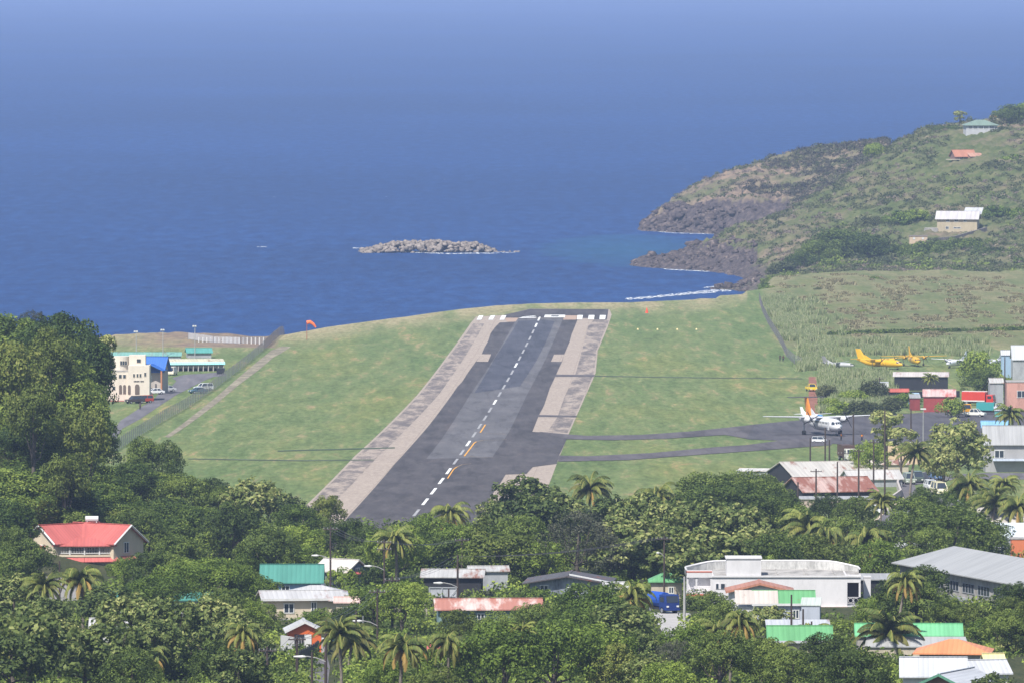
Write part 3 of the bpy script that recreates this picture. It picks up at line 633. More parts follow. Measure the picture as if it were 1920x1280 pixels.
def put_tree(kind, px, ytop, D, wpx, var=None, desc=None, hfix=None):
    rs = random.Random(int(px * 31 + ytop * 7 + D)); kind = 'yellow' if kind == 'mango' and D < 1500 and rs.random() < .14 else kind; pr = PROTO[kind]; cm, tm, ht, wd = pr[rs.randrange(len(pr)) if var is None else var % len(pr)]
    k_ = {'mango': .95, 'lime': .9, 'almond': .95, 'umbrella': .62, 'yellow': .9, 'grey': .95, 'bush': .6}.get(kind)
    if k_ and D < 1560 and not (kind in ('yellow', 'grey') and px < 200) and not hfix:
        dd = np.arange(1500, 900, -4.0); r_ = ray(px, ytop); ok_ = CZ + r_.z / r_.y * dd - H(np.full_like(dd, px), dd) >= k_ * wpx * dd / F
        if ok_.any(): D = min(D, float(dd[np.argmax(ok_)]))
    if kind == 'palm' and D < 1600:
        dd = np.arange(1600, 900, -4.0); r_ = ray(px, ytop); ok_ = CZ + r_.z / r_.y * dd - H(np.full_like(dd, px), dd) >= 9.5
        if ok_.any(): D = min(D, float(dd[np.argmax(ok_)]))
    if kind not in ('palm', 'slim'):
        for (x0, x1, y0_, y1_, Db) in VIEWS:
            ov = min(px + wpx * .45, x1) - max(px - wpx * .45, x0)
            if ov > wpx * .12 and ytop < y0_ + .3 * (y1_ - y0_): D = max(D, Db)
    b = spot(px, D); top = P(px, ytop, D).z; w = wpx * D / F; nm = DESC[kind][0]
    if kind == 'palm':
        s = w / wd; ch = 3.2 * s; hz = max(3.0, top - ch - b.z)
        o = empty(nm, (b.x, b.y, b.z - .3), rs.uniform(0, 6.28))
        tr = link("trunk", PT[rs.randrange(3)], None, o); tr.location = (0, 0, hz); tr.scale = (s * 1.25, s * 1.25, (hz + .3) / 12)
        cr = link("crown", cm, None, o); cr.location = (0, 0, hz); cr.scale = (s, s, s * rs.uniform(.95, 1.1)); cr.rotation_euler = (rs.uniform(-.08, .08), rs.uniform(-.08, .08), 0)
    else:
        hz = hfix or max(1.0, top - b.z + .3); o = empty(nm, (b.x, b.y, b.z - .3), rs.uniform(0, 6.28))
        s = w / wd; sz = hz / ht
        if sz < s * .72: o.location.z -= (s * .72 - sz) * ht; sz = s * .72
        for me, n_ in ((tm, "trunk"), (cm, "crown")):
            c = link(n_, me, None, o); c.scale = (s, s, sz)
            if kind in ('bush', 'farbush') and n_ == "trunk": c.name = "stem"
            if n_ == "crown" and sz > s * 1.35:      # tall trees keep their crown's shape, on a longer trunk
                cs = s * 1.3; c.scale = (s, s, cs); c.location = (0, 0, hz - ht * cs)
                if ht * cs > hz: pass
    tag(o, None, DESC[kind][2], GROUPS.get(kind))
    TREES.append((o, desc or DESC[kind][1], px, ytop, D)); return o
ORD = ['first', 'second', 'third', 'fourth', 'fifth', 'sixth', 'seventh', 'eighth', 'ninth', 'tenth', 'eleventh', 'twelfth']
def label_all(rows, maxn=12):
    bins = {}
    for r in rows:
        o, d, px, py, D = r
        lm = min(LANDMARKS, key=lambda l: math.hypot((l[1] - px) * 1.0, (l[2] - py) * 1.4))
        dx, dy = px - lm[1], (py + 25) - lm[2]
        rel = ('right of' if dx > 0 else 'left of') if abs(dx) > abs(dy) * 1.2 else ('in front of' if dy > 0 else 'behind')
        bins.setdefault((d, rel, lm[0]), []).append(r)
    for (d, rel, l), rs_ in bins.items():
        rs_.sort(key=lambda r: r[2])
        for i, r in enumerate(rs_):
            if len(rs_) == 1: r[0]['label'] = f"{d} {rel} {l}"
            elif i == len(rs_) - 1: r[0]['label'] = f"rightmost {d} {rel} {l}"
            elif i == 0: r[0]['label'] = f"leftmost {d} {rel} {l}"
            else: r[0]['label'] = f"{ORD[i]} {d} from left {rel} {l.replace('the lower edge between orange garage and billboard', 'the lower edge near the garage')}"
# ---------------- buildings
def zrow(px, py, D, X=None): return P(px, py, D).z
def window(root, face, u, z, w, h, W, Dp, frame_m=None, pane_m=None, mull=1, name="window"):
    """frame with its pane; face f/b/l/r, u along the face, z = middle height"""
    fm = frame_m or paint((.7, .7, .68), .5, .05); d = {'f': (0, -1), 'b': (0, 1), 'l': (-1, 0), 'r': (1, 0)}[face]
    if face in 'fb': c = (u, d[1] * Dp / 2); size = lambda a_, t_: (a_, t_); ax = 0
    else: c = (d[0] * W / 2, u); size = lambda a_, t_: (t_, a_); ax = 1
    off = lambda k: (c[0] + d[0] * k, c[1] + d[1] * k)
    f = MB(); t_ = .09; x, y = off(.03)
    for dz in (-h / 2, h / 2): f.box((x, y, z + dz), (*size(w + .18, .12), t_))
    for i in range(mull + 2):
        uu = -w / 2 + w * i / (mull + 1); f.box((x + (uu if ax == 0 else 0), y + (uu if ax == 1 else 0), z), (*size(t_, .10), h - .02))
    o = f.build(name, fm, root); p = MB(); x, y = off(.012); p.box((x, y, z), (*size(w - .03, .05), h - .03)); p.build("pane", pane_m or glass(), o); return o
def awning(root, face, u, z, w, dep, drop, W, Dp, m):
    mb = MB(); s = {'f': -1, 'b': 1}.get(face, 0)
    if face in 'fb': y0 = s * Dp / 2; mb.slab([(u - w / 2, y0 + s * .02, z), (u - w / 2, y0 + s * dep, z - drop), (u + w / 2, y0 + s * dep, z - drop), (u + w / 2, y0 + s * .02, z)] if s < 0 else [(u - w / 2, y0 + .02, z), (u + w / 2, y0 + .02, z), (u + w / 2, y0 + dep, z - drop), (u - w / 2, y0 + dep, z - drop)], .06)
    else:
        s = -1 if face == 'l' else 1; x0 = s * W / 2; mb.slab([(x0 + s * .02, u - w / 2, z), (x0 + s * dep, u - w / 2, z - drop), (x0 + s * dep, u + w / 2, z - drop), (x0 + s * .02, u + w / 2, z)], .06)
    return mb.build("awning", m, root)
def roof_mb(kind, W, Dp, h, rise, o=.5, th=.14):
    mb = MB(); a_, b_ = W / 2 + o, Dp / 2 + o; k = rise / (Dp / 2) if kind == 'gx' else rise / (W / 2)
    if kind == 'gx':
        e = h - k * o; r = h + rise
        mb.slab([(-a_, -b_, e), (a_, -b_, e), (a_, 0, r), (-a_, 0, r)], th); mb.slab([(-a_, 0, r), (a_, 0, r), (a_, b_, e), (-a_, b_, e)], th)
        mb.box((0, 0, r + .03), (2 * a_, .3, .07))
    elif kind == 'gy':
        e = h - k * o; r = h + rise
        mb.slab([(-a_, -b_, e), (0, -b_, r), (0, b_, r), (-a_, b_, e)], th); mb.slab([(0, -b_, r), (a_, -b_, e), (a_, b_, e), (0, b_, r)], th)
        mb.box((0, 0, r + .03), (.3, 2 * b_, .07))
    elif kind == 'hip':
        e = h - .05; r = h + rise; q = min(a_, b_); rx = a_ - q; ry = b_ - q
        A, B_, C_, D_ = (-a_, -b_, e), (a_, -b_, e), (a_, b_, e), (-a_, b_, e); p1, p2 = (-rx, -ry, r), (rx, ry, r)
        if rx > ry + .01: mb.slab([A, B_, (rx, 0, r), (-rx, 0, r)], th); mb.slab([C_, D_, (-rx, 0, r), (rx, 0, r)], th); mb.slab([B_, C_, (rx, 0, r)], th); mb.slab([D_, A, (-rx, 0, r)], th)
        else: mb.slab([A, B_, (0, -ry, r)], th); mb.slab([C_, D_, (0, ry, r)], th); mb.slab([B_, C_, (0, ry + 1e-4, r), (0, -ry, r)], th); mb.slab([D_, A, (0, -ry, r), (0, ry + 1e-4, r)], th)
    elif kind == 'mono':   # high at the back
        mb.slab([(-a_, -b_, h - .1), (a_, -b_, h - .1), (a_, b_, h + rise), (-a_, b_, h + rise)], th)
    elif kind == 'flat': mb.box((0, 0, h + .08), (2 * a_, 2 * b_, .16))
    return mb
def wall_mb(kind, W, Dp, h, rise):
    mb = MB(); x, y = W / 2, Dp / 2; z0 = -1.2; e = h - .16
    if kind == 'gx': mb.add([(-x, -y, z0), (-x, -y, e), (-x, 0, e + rise), (-x, y, e), (-x, y, z0), (x, -y, z0), (x, -y, e), (x, 0, e + rise), (x, y, e), (x, y, z0)], [(0, 1, 2, 3, 4), (9, 8, 7, 6, 5), (0, 5, 6, 1), (4, 3, 8, 9), (1, 6, 7, 2), (2, 7, 8, 3), (0, 4, 9, 5)])
    elif kind == 'gy': mb.add([(-x, -y, z0), (-x, -y, e), (0, -y, e + rise), (x, -y, e), (x, -y, z0), (-x, y, z0), (-x, y, e), (0, y, e + rise), (x, y, e), (x, y, z0)], [(4, 3, 2, 1, 0), (5, 6, 7, 8, 9), (0, 1, 6, 5), (3, 4, 9, 8), (1, 2, 7, 6), (2, 3, 8, 7), (0, 5, 9, 4)])
    elif kind == 'mono': mb.add([(-x, -y, z0), (x, -y, z0), (x, y, z0), (-x, y, z0), (-x, -y, h - .2), (x, -y, h - .2), (x, y, h + rise - .2), (-x, y, h + rise - .2)], [(3, 2, 1, 0), (4, 5, 6, 7), (0, 1, 5, 4), (1, 2, 6, 5), (2, 3, 7, 6), (3, 0, 4, 7)])
    else: mb.box((0, 0, (z0 + h) / 2 - .02), (W, Dp, h - z0 - .04))
    return mb
def house(name, label, cat, px, D, W, Dp, rz=0, ye=None, yr=None, h=None, rise=None, roof='gx', wm=None, rm=None, o=.5, wins=(), awn=(), door=None, group=None, zb=None, fascia=None):
    rz = R(rz)
    if ye and h is None and D < 1500:
        for _ in range(60):
            if zrow(px, ye, D - (Dp + abs(math.sin(rz)) * W) * .4) - spot(px, D).z >= 2.7: break
            D -= 3
    b = spot(px, D) if zb is None else Vector((XofD(px, D), D, zb)); Df = D - (abs(math.cos(rz)) * Dp + abs(math.sin(rz)) * W) / 2 * .8
    if h is None: h = max(1.6, zrow(px, ye, Df) - b.z)
    if rise is None: rise = max(.15, zrow(px, yr, D) - b.z - h) if yr else .2
    root = empty(name, b, rz, label, cat, group)
    wall_mb(roof, W, Dp, h, rise).build("wall", wm, root); roof_mb(roof, W, Dp, h, rise, o).build("roof", rm, root)
    for w_ in wins: window(root, w_[0], w_[1], w_[2] * h if w_[2] <= 1 else w_[2], w_[3], w_[4], W, Dp, *(w_[5:]))
    for a_ in awn: awning(root, *a_[:6], W, Dp, a_[6])
    if door:
        f, u = door; mb = MB()
        if f == 'f': mb.box((u, -Dp / 2 - .03, 1.05), (.95, .08, 2.1))
        else: mb.box(((-1 if f == 'l' else 1) * (W / 2 + .03), u, 1.05), (.08, .95, 2.1))
        d_ = mb.build("door", paint((.2, .13, .1), .5, .1), root)
    if fascia:
        mb = MB()
        a_, b_ = W / 2 + o, Dp / 2 + o
        if roof == 'gy':
            k = rise / (W / 2); e = h - k * o
            for s in (-1, 1): mb.add([(s * a_, -b_ - .06, e - .24), (s * a_, -b_ - .06, e + .03), (0, -b_ - .06, h + rise + .03), (0, -b_ - .06, h + rise - .24), (s * a_, -b_, e - .24), (s * a_, -b_, e + .03), (0, -b_, h + rise + .03), (0, -b_, h + rise - .24)], [(0, 1, 2, 3), (7, 6, 5, 4), (0, 4, 5, 1), (1, 5, 6, 2), (2, 6, 7, 3), (3, 7, 4, 0)])
        else:
            e = h - (rise / (Dp / 2) * o if roof == 'gx' else .1)
            mb.box((0, -b_ - .04, e - .1), (2 * a_ + .1, .07, .28))
        mb.build("fascia", fascia, root)
    return root, h
WHITE = paint((.60, .59, .58), .6, .14); CREAM = paint((.56, .48, .36), .7, .12); GREYW = paint((.36, .37, .39), .8, .25); BEIGE = paint((.5, .44, .34), .8, .2); CONC = paint((.38, .36, .34), .85, .35)
PINKR = roofing((.50, .135, .12), 0, .5); WHITER = roofing((.5, .49, .49), .2, .6); GALV = roofing((.45, .44, .43), .5, .6); RUSTY = roofing((.5, .42, .37), 1.0, .6); DARKR = roofing((.10, .085, .085), .2, .6)
TEALR = roofing((.08, .25, .205), 0, .6); GREENR = roofing((.14, .36, .16), .1, .6); LIMER = roofing((.18, .50, .25), 0, .5); ORANR = roofing((.70, .27, .12), 0, .5); GREYR = roofing((.36, .36, .36), .0, .8); PALER = roofing((.5, .51, .54), .05, .5); REDR = roofing((.5, .13, .10), .35, .6); TERR = roofing((.45, .2, .13), .1, .6)
DK = paint((.03, .03, .035), .9, .2)
wf = lambda *u: [('f', x, z, w, hh) for (x, z, w, hh) in u]

# the pink-roofed villa: two wings opening towards the ridge, verandah in the corner between them
b = spot(160, 1296) - Vector((0, 0, .9)); v = empty("villa", b, R(1), "two-storey cream villa with a salmon pink roof and verandah below the wooded knoll", "house")
h = zrow(160, 1014, 1289) - b.z; rise = zrow(160, 979, 1296) - b.z - h; TH = R(39); WW, DW = 9.6, 6.4
for s in (-1, 1):
    mw = wall_mb('gx', WW, DW, h, rise); mr = roof_mb('gx', WW, DW, h, rise, .5)
    for m_, nm, mt in ((mw, "wall", CREAM), (mr, "roof", PINKR)):
        o = m_.build(nm, mt, v); o.location = (s * 2.3, -1.9, 0 if s < 0 else .004); o.rotation_euler = (0, 0, -s * TH)
        if nm == "roof":
            f = MB(); k = rise / (DW / 2)
            for q in (-1, 1):
                xx = s * (WW / 2 + .53); f.tube([(xx, q * (DW / 2 + .5), h - k * .5 - .08), (xx, 0, h + rise - .08)], .15, 4)
            f.build("bargeboard", WHITE, o)
        elif s > 0: window(o, 'r', -.5, h * .73, 1.0, 1.45, WW, DW); window(o, 'r', -.4, h * .22, 1.9, 1.1, WW, DW, None, None, 2); awning(o, 'r', -.4, h * .42, 2.7, .9, .5, WW, DW, PINKR)
        else: window(o, 'l', -.2, h * .64, 1.2, 1.3, WW, DW); awning(o, 'l', -.2, h * .82, 1.6, .7, .45, WW, DW, PINKR)
m_ = MB(); m_.slab([(-3.4, -1.6, h + rise * .62), (0, -4.9, h - .05), (0, -.2, h + rise + .1), (-1.0, .3, h + rise + .06)], .1); m_.slab([(0, -4.9, h - .051), (3.4, -1.6, h + rise * .62), (1.0, .3, h + rise + .06), (0, -.2, h + rise + .1)], .1); m_.build("hip_roof", PINKR, v)
zf = h * .49; ze = h * .90; xs = (-4.1, -2.05, 0, 2.05, 4.1); yf = lambda x: -7.7 + .16 * abs(x)
m_ = MB(); m_.slab([(-4.2, yf(4.2), zf), (0, yf(0), zf), (4.2, yf(4.2), zf), (3.0, -2.2, zf), (-3.0, -2.2, zf)], .3); m_.build("verandah_floor", CREAM, v)
m_ = MB(); m_.slab([(-4.5, yf(4.5) - .4, ze - .2), (0, yf(0) - .4, ze - .2), (0, -4.3, ze + .75), (-3.6, -4.6, ze + .75)], .12); m_.slab([(0, yf(0) - .4, ze - .202), (4.5, yf(4.5) - .4, ze - .202), (3.6, -4.6, ze + .748), (0, -4.3, ze + .748)], .12); m_.build("verandah_roof", PINKR, v)
for x in xs: m_ = MB(); m_.box((x, yf(x) + .12, (zf + ze) / 2 - .12), (.2, .2, ze - zf - .1)); m_.build("post", WHITE, v)
m_ = MB()
for a_, c_ in zip(xs[:-1], xs[1:]):
    for zz in (zf + .18, zf + 1.05): m_.tube([(a_ + .1, yf(a_) + .12, zz), (c_ - .1, yf(c_) + .12, zz)], .05, 4)
    for i in range(1, 9):
        x = a_ + (c_ - a_) * i / 9; m_.box((x, yf(x) + .12, zf + .6), (.055, .05, .8))
m_.build("railing", WHITE, v)
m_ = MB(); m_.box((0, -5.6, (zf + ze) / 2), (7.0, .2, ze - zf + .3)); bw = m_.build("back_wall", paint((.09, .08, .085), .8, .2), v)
for i in range(6):
    m_ = MB(); m_.box((-2.9 + i * 1.16, -5.74, zf + (ze - zf) * .58), (.75, .08, (ze - zf) * .42)); w_ = m_.build("window", WHITE, v); m_ = MB(); m_.box((-2.9 + i * 1.16, -5.8, zf + (ze - zf) * .58), (.6, .06, (ze - zf) * .36)); m_.build("pane", glass(), w_)
m_ = MB(); m_.slab([(-5.2, -7.4, zf - .9), (-.02, -8.4, zf - .9), (-.02, -7.4, zf - .25), (-4.6, -6.6, zf - .25)], .08); m_.slab([(.02, -8.4, zf - .902), (5.0, -7.5, zf - .902), (4.4, -6.7, zf - .252), (.02, -7.4, zf - .252)], .08); m_.build("lower_roof", PINKR, v)
m_ = MB(); m_.box((0, -5.2, zf / 2 - .6), (7.6, 3.6, zf + .55)); m_.build("lower_wall", CREAM, v)
m_ = MB(); m_.tube([(-.1, .3, h + rise + .5), (1.7, .3, h + rise + .5)], .42, 12); m_.box((.15, .3, h + rise + .05), (.12, .6, .4)); m_.box((1.45, .3, h + rise + .05), (.12, .6, .4)); m_.build("water_heater", paint((.6, .6, .6), .3, .05), v)

BLUEW = paint((.28, .40, .58), .7, .12); SLATEW = paint((.14, .16, .22), .7, .15)
house("cottage", "pale blue cottage under a plain sea-green metal roof", "house", 547, 1255, 7.4, 6.0, 0, 1086, 1057, roof='gx', wm=BLUEW, rm=TEALR, wins=wf((-.8, .55, 1.0, 1.0), (2.3, .55, .5, 1.0)), door=('f', -2.2))
r_, hh = house("cottage", "slate grey cottage with cream roof and pink window awning", "house", 640, 1285, 5.4, 4.6, -38, 1068, 1047, roof='gx', wm=SLATEW, rm=roofing((.56, .52, .48), .1, .5), o=.4, wins=[('r', 0, .95, .7, .7), ('r', -.1, .42, .8, 1.1)], awn=[('r', -.1, 2.5, 1.3, .7, .35, PINKR)])
house("house", "white-roofed house with one dark red roof sheet behind the long cream house", "house", 592, 1212, 7.0, 5.5, 2, 1112, 1096, roof='hip', wm=GREYW, rm=WHITER, o=.5)
m_ = MB()
r_, hh = house("house", "long cream house with white low-pitched roof and sliding windows", "house", 562, 1172, 9.2, 6.0, 7, 1119, 1106, roof='gx', wm=CREAM, rm=WHITER, o=.6, fascia=WHITE, wins=wf((-1.7, .52, 1.2, 1.15), (1.4, .55, .6, 1.3)), awn=[('f', 4.4, 2.6, 2.6, 1.2, .2, WHITER)])
m_.box((-2.2, -4.6, .1), (6.2, 2.4, .2)); m_.box((-3.6, -3.5, -1.2), (3.6, .3, 2.0)); m_.build("terrace", CONC, r_)
house("porch_house", "small cream porch house with white pink-edged roof beside the long cream house", "house", 650, 1165, 2.6, 3.2, 0, 1126, 1118, roof='gx', wm=CREAM, rm=roofing((.7, .5, .45), .1, .5), o=.35, wins=wf((.1, .55, 1.2, .9)))
# orange garage
ORW = paint((.60, .13, .035), .6, .08)
r_, hh = house("garage", "small orange garage with white gabled roof and open doorway", "garage", 569, 1085, 3.7, 4.4, 4, 1178, 1161, roof='gy', wm=ORW, rm=WHITER, o=.45, fascia=WHITE)
m_ = MB(); m_.box((-.25, -2.23, 1.15), (1.9, .06, 2.0)); d_ = m_.build("doorway", DK, r_); m_ = MB(); m_.box((.35, -2.28, 1.15), (.8, .06, 1.96)); m_.build("door", WHITE, r_)
m_ = MB(); [m_.box((-1.0 + k * .3, -2.3, .95), (.04, .05, 1.5)) for k in range(4)]; m_.build("grille", WHITE, r_)
def wall_run(name, label, path, h, th, mat, cat="wall", posts=None, group=None, world=False):
    """upright wall along image-traced ground points (px, D)"""
    pts = [spot(*p) for p in path]; o = pts[0]; root = empty(name, o, 0, label, cat, group); mb = MB()
    for a_, b_ in zip(pts[:-1], pts[1:]):
        d_ = (b_ - a_); n_ = Vector((-d_.y, d_.x, 0)).normalized() * th / 2; a_ = a_ - o; b_ = b_ - o
        vs_ = [a_ - n_, b_ - n_, b_ + n_, a_ + n_]; mb.add([(q.x, q.y, q.z - .4) for q in vs_] + [(q.x, q.y, q.z + h) for q in vs_], [(3, 2, 1, 0), (4, 5, 6, 7), (0, 1, 5, 4), (1, 2, 6, 5), (2, 3, 7, 6), (3, 0, 4, 7)])
    mb.build("panel", mat, root)
    if posts:
        for a_, b_ in zip(pts[:-1], pts[1:]):
            n_ = max(1, int((b_ - a_).length / posts[0]))
            for k in range(n_):
                q = a_.lerp(b_, k / n_) - o; mb = MB(); mb.box((q.x, q.y, q.z + (h + .15) / 2 - .2), (posts[1], posts[1], h + .55)); mb.build("post", posts[2], root)
    return root
wall_run("garden_wall", "white curved boundary wall right below the orange garage", [(585, 1072), (592, 1068), (600, 1060), (609, 1050)], 1.7, .25, WHITE)
wall_run("metal_gate", "dark sheet-metal gate beside the driveway below the orange garage", [(560, 1022), (576, 1032), (590, 1042), (597, 1050)], 1.6, .12, paint((.035, .038, .045), .6, .2), "gate", (2.2, .14, DK))
wall_run("garden_wall", "small white garden wall left of the dark metal gate", [(527, 1055), (549, 1050)], 2.0, .25, WHITE)
wall_run("low_wall", "long low grey-white wall right of the pink-roofed villa", [(246, 1262), (300, 1266)], 1.2, .2, CONC)
# laundry
p0, p1 = spot(618, 1085), spot(680, 1100); cl = empty("washing_line", p0, 0, "washing line strung on two posts right of the orange garage", "washing line")
for q in (p0, p1): m_ = MB(); l_ = q - p0; m_.tube([(l_.x, l_.y, l_.z - .3), (l_.x, l_.y, l_.z + 2.4)], .05, 6); m_.build("post", GREYW, cl)
zA, zB = zrow(618, 1196, p0.y) - p0.z, zrow(678, 1187, p1.y) - p0.z
m_ = MB(); m_.tube([(0, 0, zA), tuple((p1 - p0).xy) + (zB,)], .015, 4); m_.build("line", WHITE, cl)
CY = paint((.30, .75, .85), .8, .05)
for k in range(8):
    f = .12 + k * .115; q = p0.lerp(p1, f); mb = MB(); zz = p0.z + zA + (zB - zA) * f; w_ = .34; n_ = 5
    vs_ = []
    for i in range(n_ + 1):
        for s in (-1, 1): vs_.append((s * w_ / 2, .06 * math.sin(i + k), -i * .17 * (1.3 if k % 2 else 1)))
    mb.add(vs_, [(2 * i, 2 * i + 1, 2 * i + 3, 2 * i + 2) for i in range(n_)]); o = mb.build("towel", CY if k % 2 == 0 else WHITE, None); o.location = (q.x, q.y, zz)
    sm = o.modifiers.new("thick", 'SOLIDIFY'); sm.thickness = .02; o.rotation_euler = (0, R(4), R(20))
    tag(o, f"{'pale blue' if k % 2 == 0 else 'white'} towel on the washing line, {['first','second','third','fourth','fifth','sixth','seventh','last'][k]} from the garage", "towel", "towels drying on the washing line")
# steel billboard seen from behind
b = spot(830, 1200); r_ = empty("billboard", b, R(-6), "grey steel billboard seen from behind among the trees", "billboard"); zt = zrow(830, 1100, 1200) - b.z; W_ = 3.6; hb = 2.5
m_ = MB(); m_.box((0, .1, zt - hb / 2), (W_, .06, hb)); m_.build("panel", paint((.42, .43, .46), .5, .25), r_)
m_ = MB(); [m_.box((x, .0, zt / 2 - .3), (.14, .12, zt + .6)) for x in (-W_ / 2 + .05, -.1, W_ / 2 - .05)]; [m_.box((0, -.01, zt - q), (W_, .1, .1)) for q in (.06, 1.2, hb)]; m_.tube([(-.1, -.08, zt - hb), (W_ / 2, -.08, zt - .3)], .05, 4); m_.tube([(-.1, -.9, -.3), (-.1, 0, zt - .6)], .06, 4); m_.build("frame", GREYW, r_)
house("long_shed", "long low building with rusty pink and white patched roof", "house", 915, 1190, 12.2, 5.2, 3, 1138, 1121, roof='gx', wm=paint((.2, .3, .3), .8, .2), rm=roofing((.62, .50, .46), 1.0, .6, rustc=(.38, .15, .11)), o=.5, wins=wf((-4, .6, .8, .7), (-1, .6, .8, .7)))
house("shed", "galvanised rust-streaked shed behind the steel billboard", "shed", 850, 1290, 7.5, 5, -3, 1078, 1066, roof='gx', wm=DK, rm=GALV, o=.5)
house("shed", "low galvanised lean-to right of the rust-streaked shed", "shed", 915, 1310, 5.0, 4, 4, 1068, 1060, roof='gx', wm=GREYW, rm=GALV, o=.3)
r_, hh = house("house", "weathered grey house with wide dark brown roof and white right fascia", "house", 1068, 1235, 9.6, 9, -4, 1089, 1074, roof='gy', wm=paint((.33, .36, .42), .85, .55, .5), rm=DARKR, o=1.0, wins=[('f', -3.0, .55, 1.0, 1.5), ('f', .2, .78, .45, .28)], door=('f', 3.4))
m_ = MB(); m_.slab([(.3, -5.45, hh + 1.02), (5.6, -5.45, hh + .02), (5.6, -4.9, hh + .06), (.3, -4.9, hh + 1.06)], .12); m_.build("fascia", WHITE, r_)
house("small_house", "little cream house with bright green hipped roof behind the blue truck", "house", 1250, 1212, 4.0, 4.2, 0, None, None, h=2.4, rise=1.2, roof='hip', wm=BEIGE, rm=GREENR, o=.4, wins=wf((.6, .5, .6, .8)))
house("small_house", "small white-roofed hut beside the orange-fronded palm left of the blue truck", "house", 1155, 1235, 2.6, 3, 0, 1098, 1090, roof='gx', wm=GREYW, rm=WHITER, o=.4)

# ---- the curved white villa
b = spot(1452, 1190); r_ = empty("white_villa", b, 0, "large white flat-roofed villa with curved back parapet and arched left balcony", "house")
Dv = 1190; m2 = lambda px: (px - 1452) / F * (Dv - 5); zz = lambda py: zrow(1452, py, Dv - 5) - b.z
WV = paint((.64, .62, .63), .6, .10); RST = paint((.55, .14, .08), .6, .1); ROOFC = paint((.42, .40, .38), .9, .5, .5)
xl, xa, xt0, xt1, xr0, xr = m2(1286), m2(1334), m2(1361), m2(1426), m2(1588), m2(1613); y0 = -5.; zt = zz(1080); z2 = zz(1133)
m_ = MB(); m_.box(((xa + xr0) / 2, 1.5, (zt - 1.2) / 2), (xr0 - xa, 13 - .01, zt + 1.2)); m_.box(((xl + xa) / 2 + .1, 4.0, (zt - 1.2) / 2), (xa - xl - .22, 7.9, zt + 1.19)); m_.box(((xr0 + xr) / 2, 3.2, (zt - 1.2) / 2), (xr - xr0 - .02, 9.4, zt + 1.18))
m_.build("wall", WV, r_)
m_ = MB(); m_.box(((xa + xr0) / 2, 1.6, zt + .05), (xr0 - xa - .5, 12.4, .12)); m_.box(((xl + xa) / 2, 3.3, zt + .045), (xa - xl - .3, 8.6, .1)); m_.box(((xr0 + xr) / 2, 3.3, zt + .045), (xr - xr0 - .1, 8.6, .1)); [m_.box((x, 1.5, zt + .15), (.22, 11.5, .12)) for x in np.linspace(xt1 + 2.2, xr0 - 1.5, 3)]; m_.build("roof", ROOFC, r_)
# parapet: low in front, high and curved behind
zp_ = zrow(1452, 1051, Dv + 7.6) - b.z - 1.15; pts = []
for k in range(25):
    f = k / 24; x = xl + (xr - xl) * f; yb = 7.6 - 4.6 * abs(2 * f - 1) ** 4; pts.append((x, yb, zp_ + (1.15 if .15 < f < .85 else 1.15 - .5 * (abs(2 * f - 1) - .7) / .3)))
pts = [(xl, -3.0, zt + .75)] + pts + [(xr, -1.5, zt + .75)]
m_ = MB()
for a_, c_ in zip(pts[:-1], pts[1:]):
    n_ = Vector((-(c_[1] - a_[1]), c_[0] - a_[0], 0)).normalized() * .1
    m_.add([(a_[0] - n_.x, a_[1] - n_.y, zt - .05), (c_[0] - n_.x, c_[1] - n_.y, zt - .05), (c_[0] + n_.x, c_[1] + n_.y, zt - .05), (a_[0] + n_.x, a_[1] + n_.y, zt - .05), (a_[0] - n_.x, a_[1] - n_.y, a_[2]), (c_[0] - n_.x, c_[1] - n_.y, c_[2]), (c_[0] + n_.x, c_[1] + n_.y, c_[2]), (a_[0] + n_.x, a_[1] + n_.y, a_[2])], [(3, 2, 1, 0), (4, 5, 6, 7), (0, 1, 5, 4), (2, 3, 7, 6)])
m_.build("parapet", paint((.55, .54, .52), .8, .45, .6), r_)
m_ = MB()
for a_, c_ in zip(pts[:-1], pts[1:]): m_.tube([(a_[0], a_[1], a_[2] + .03), (c_[0], c_[1], c_[2] + .03)], .14, 4)
m_.build("coping", WV, r_)
m_ = MB(); m_.box(((xt0 + xt1) / 2, -2.6, (zt + zz(1047)) / 2), (xt1 - xt0, 4.6, zz(1047) - zt + .1)); m_.box(((xt0 + xt1) / 2, -2.6, zz(1047) + .06), (xt1 - xt0 + .25, 4.85, .14)); m_.build("stair_tower", WV, r_)
m_ = MB(); m_.box(((xa + xr) / 2, y0 - .08, zt + .02), (xr - xa + .1, .2, .22)); m_.box(((xl + xa) / 2, y0 + .0, zt + .35), (xa - xl, .25, .95)); m_.build("cornice", WV, r_)
m_ = MB(); m_.box(((xl + xa) / 2, y0 - .14, zz(1071)), (xa - xl + .02, .06, .14)); m_.box(((xl + xa) / 2, y0 - .1, zz(1115)), (xa - xl + .02, .4, .3)); m_.build("red_band", RST, r_)
m_ = MB(); zb_ = zz(1113); zc_ = zz(1078)
m_.box(((xl + xa) / 2, -2.5, zb_ - .15), (xa - xl, 5.0, .28))
for x in (xl + .12, xl + 1.25, xa - .12): m_.box((x, y0 + .12, (zb_ + zc_) / 2), (.22, .22, zc_ - zb_))
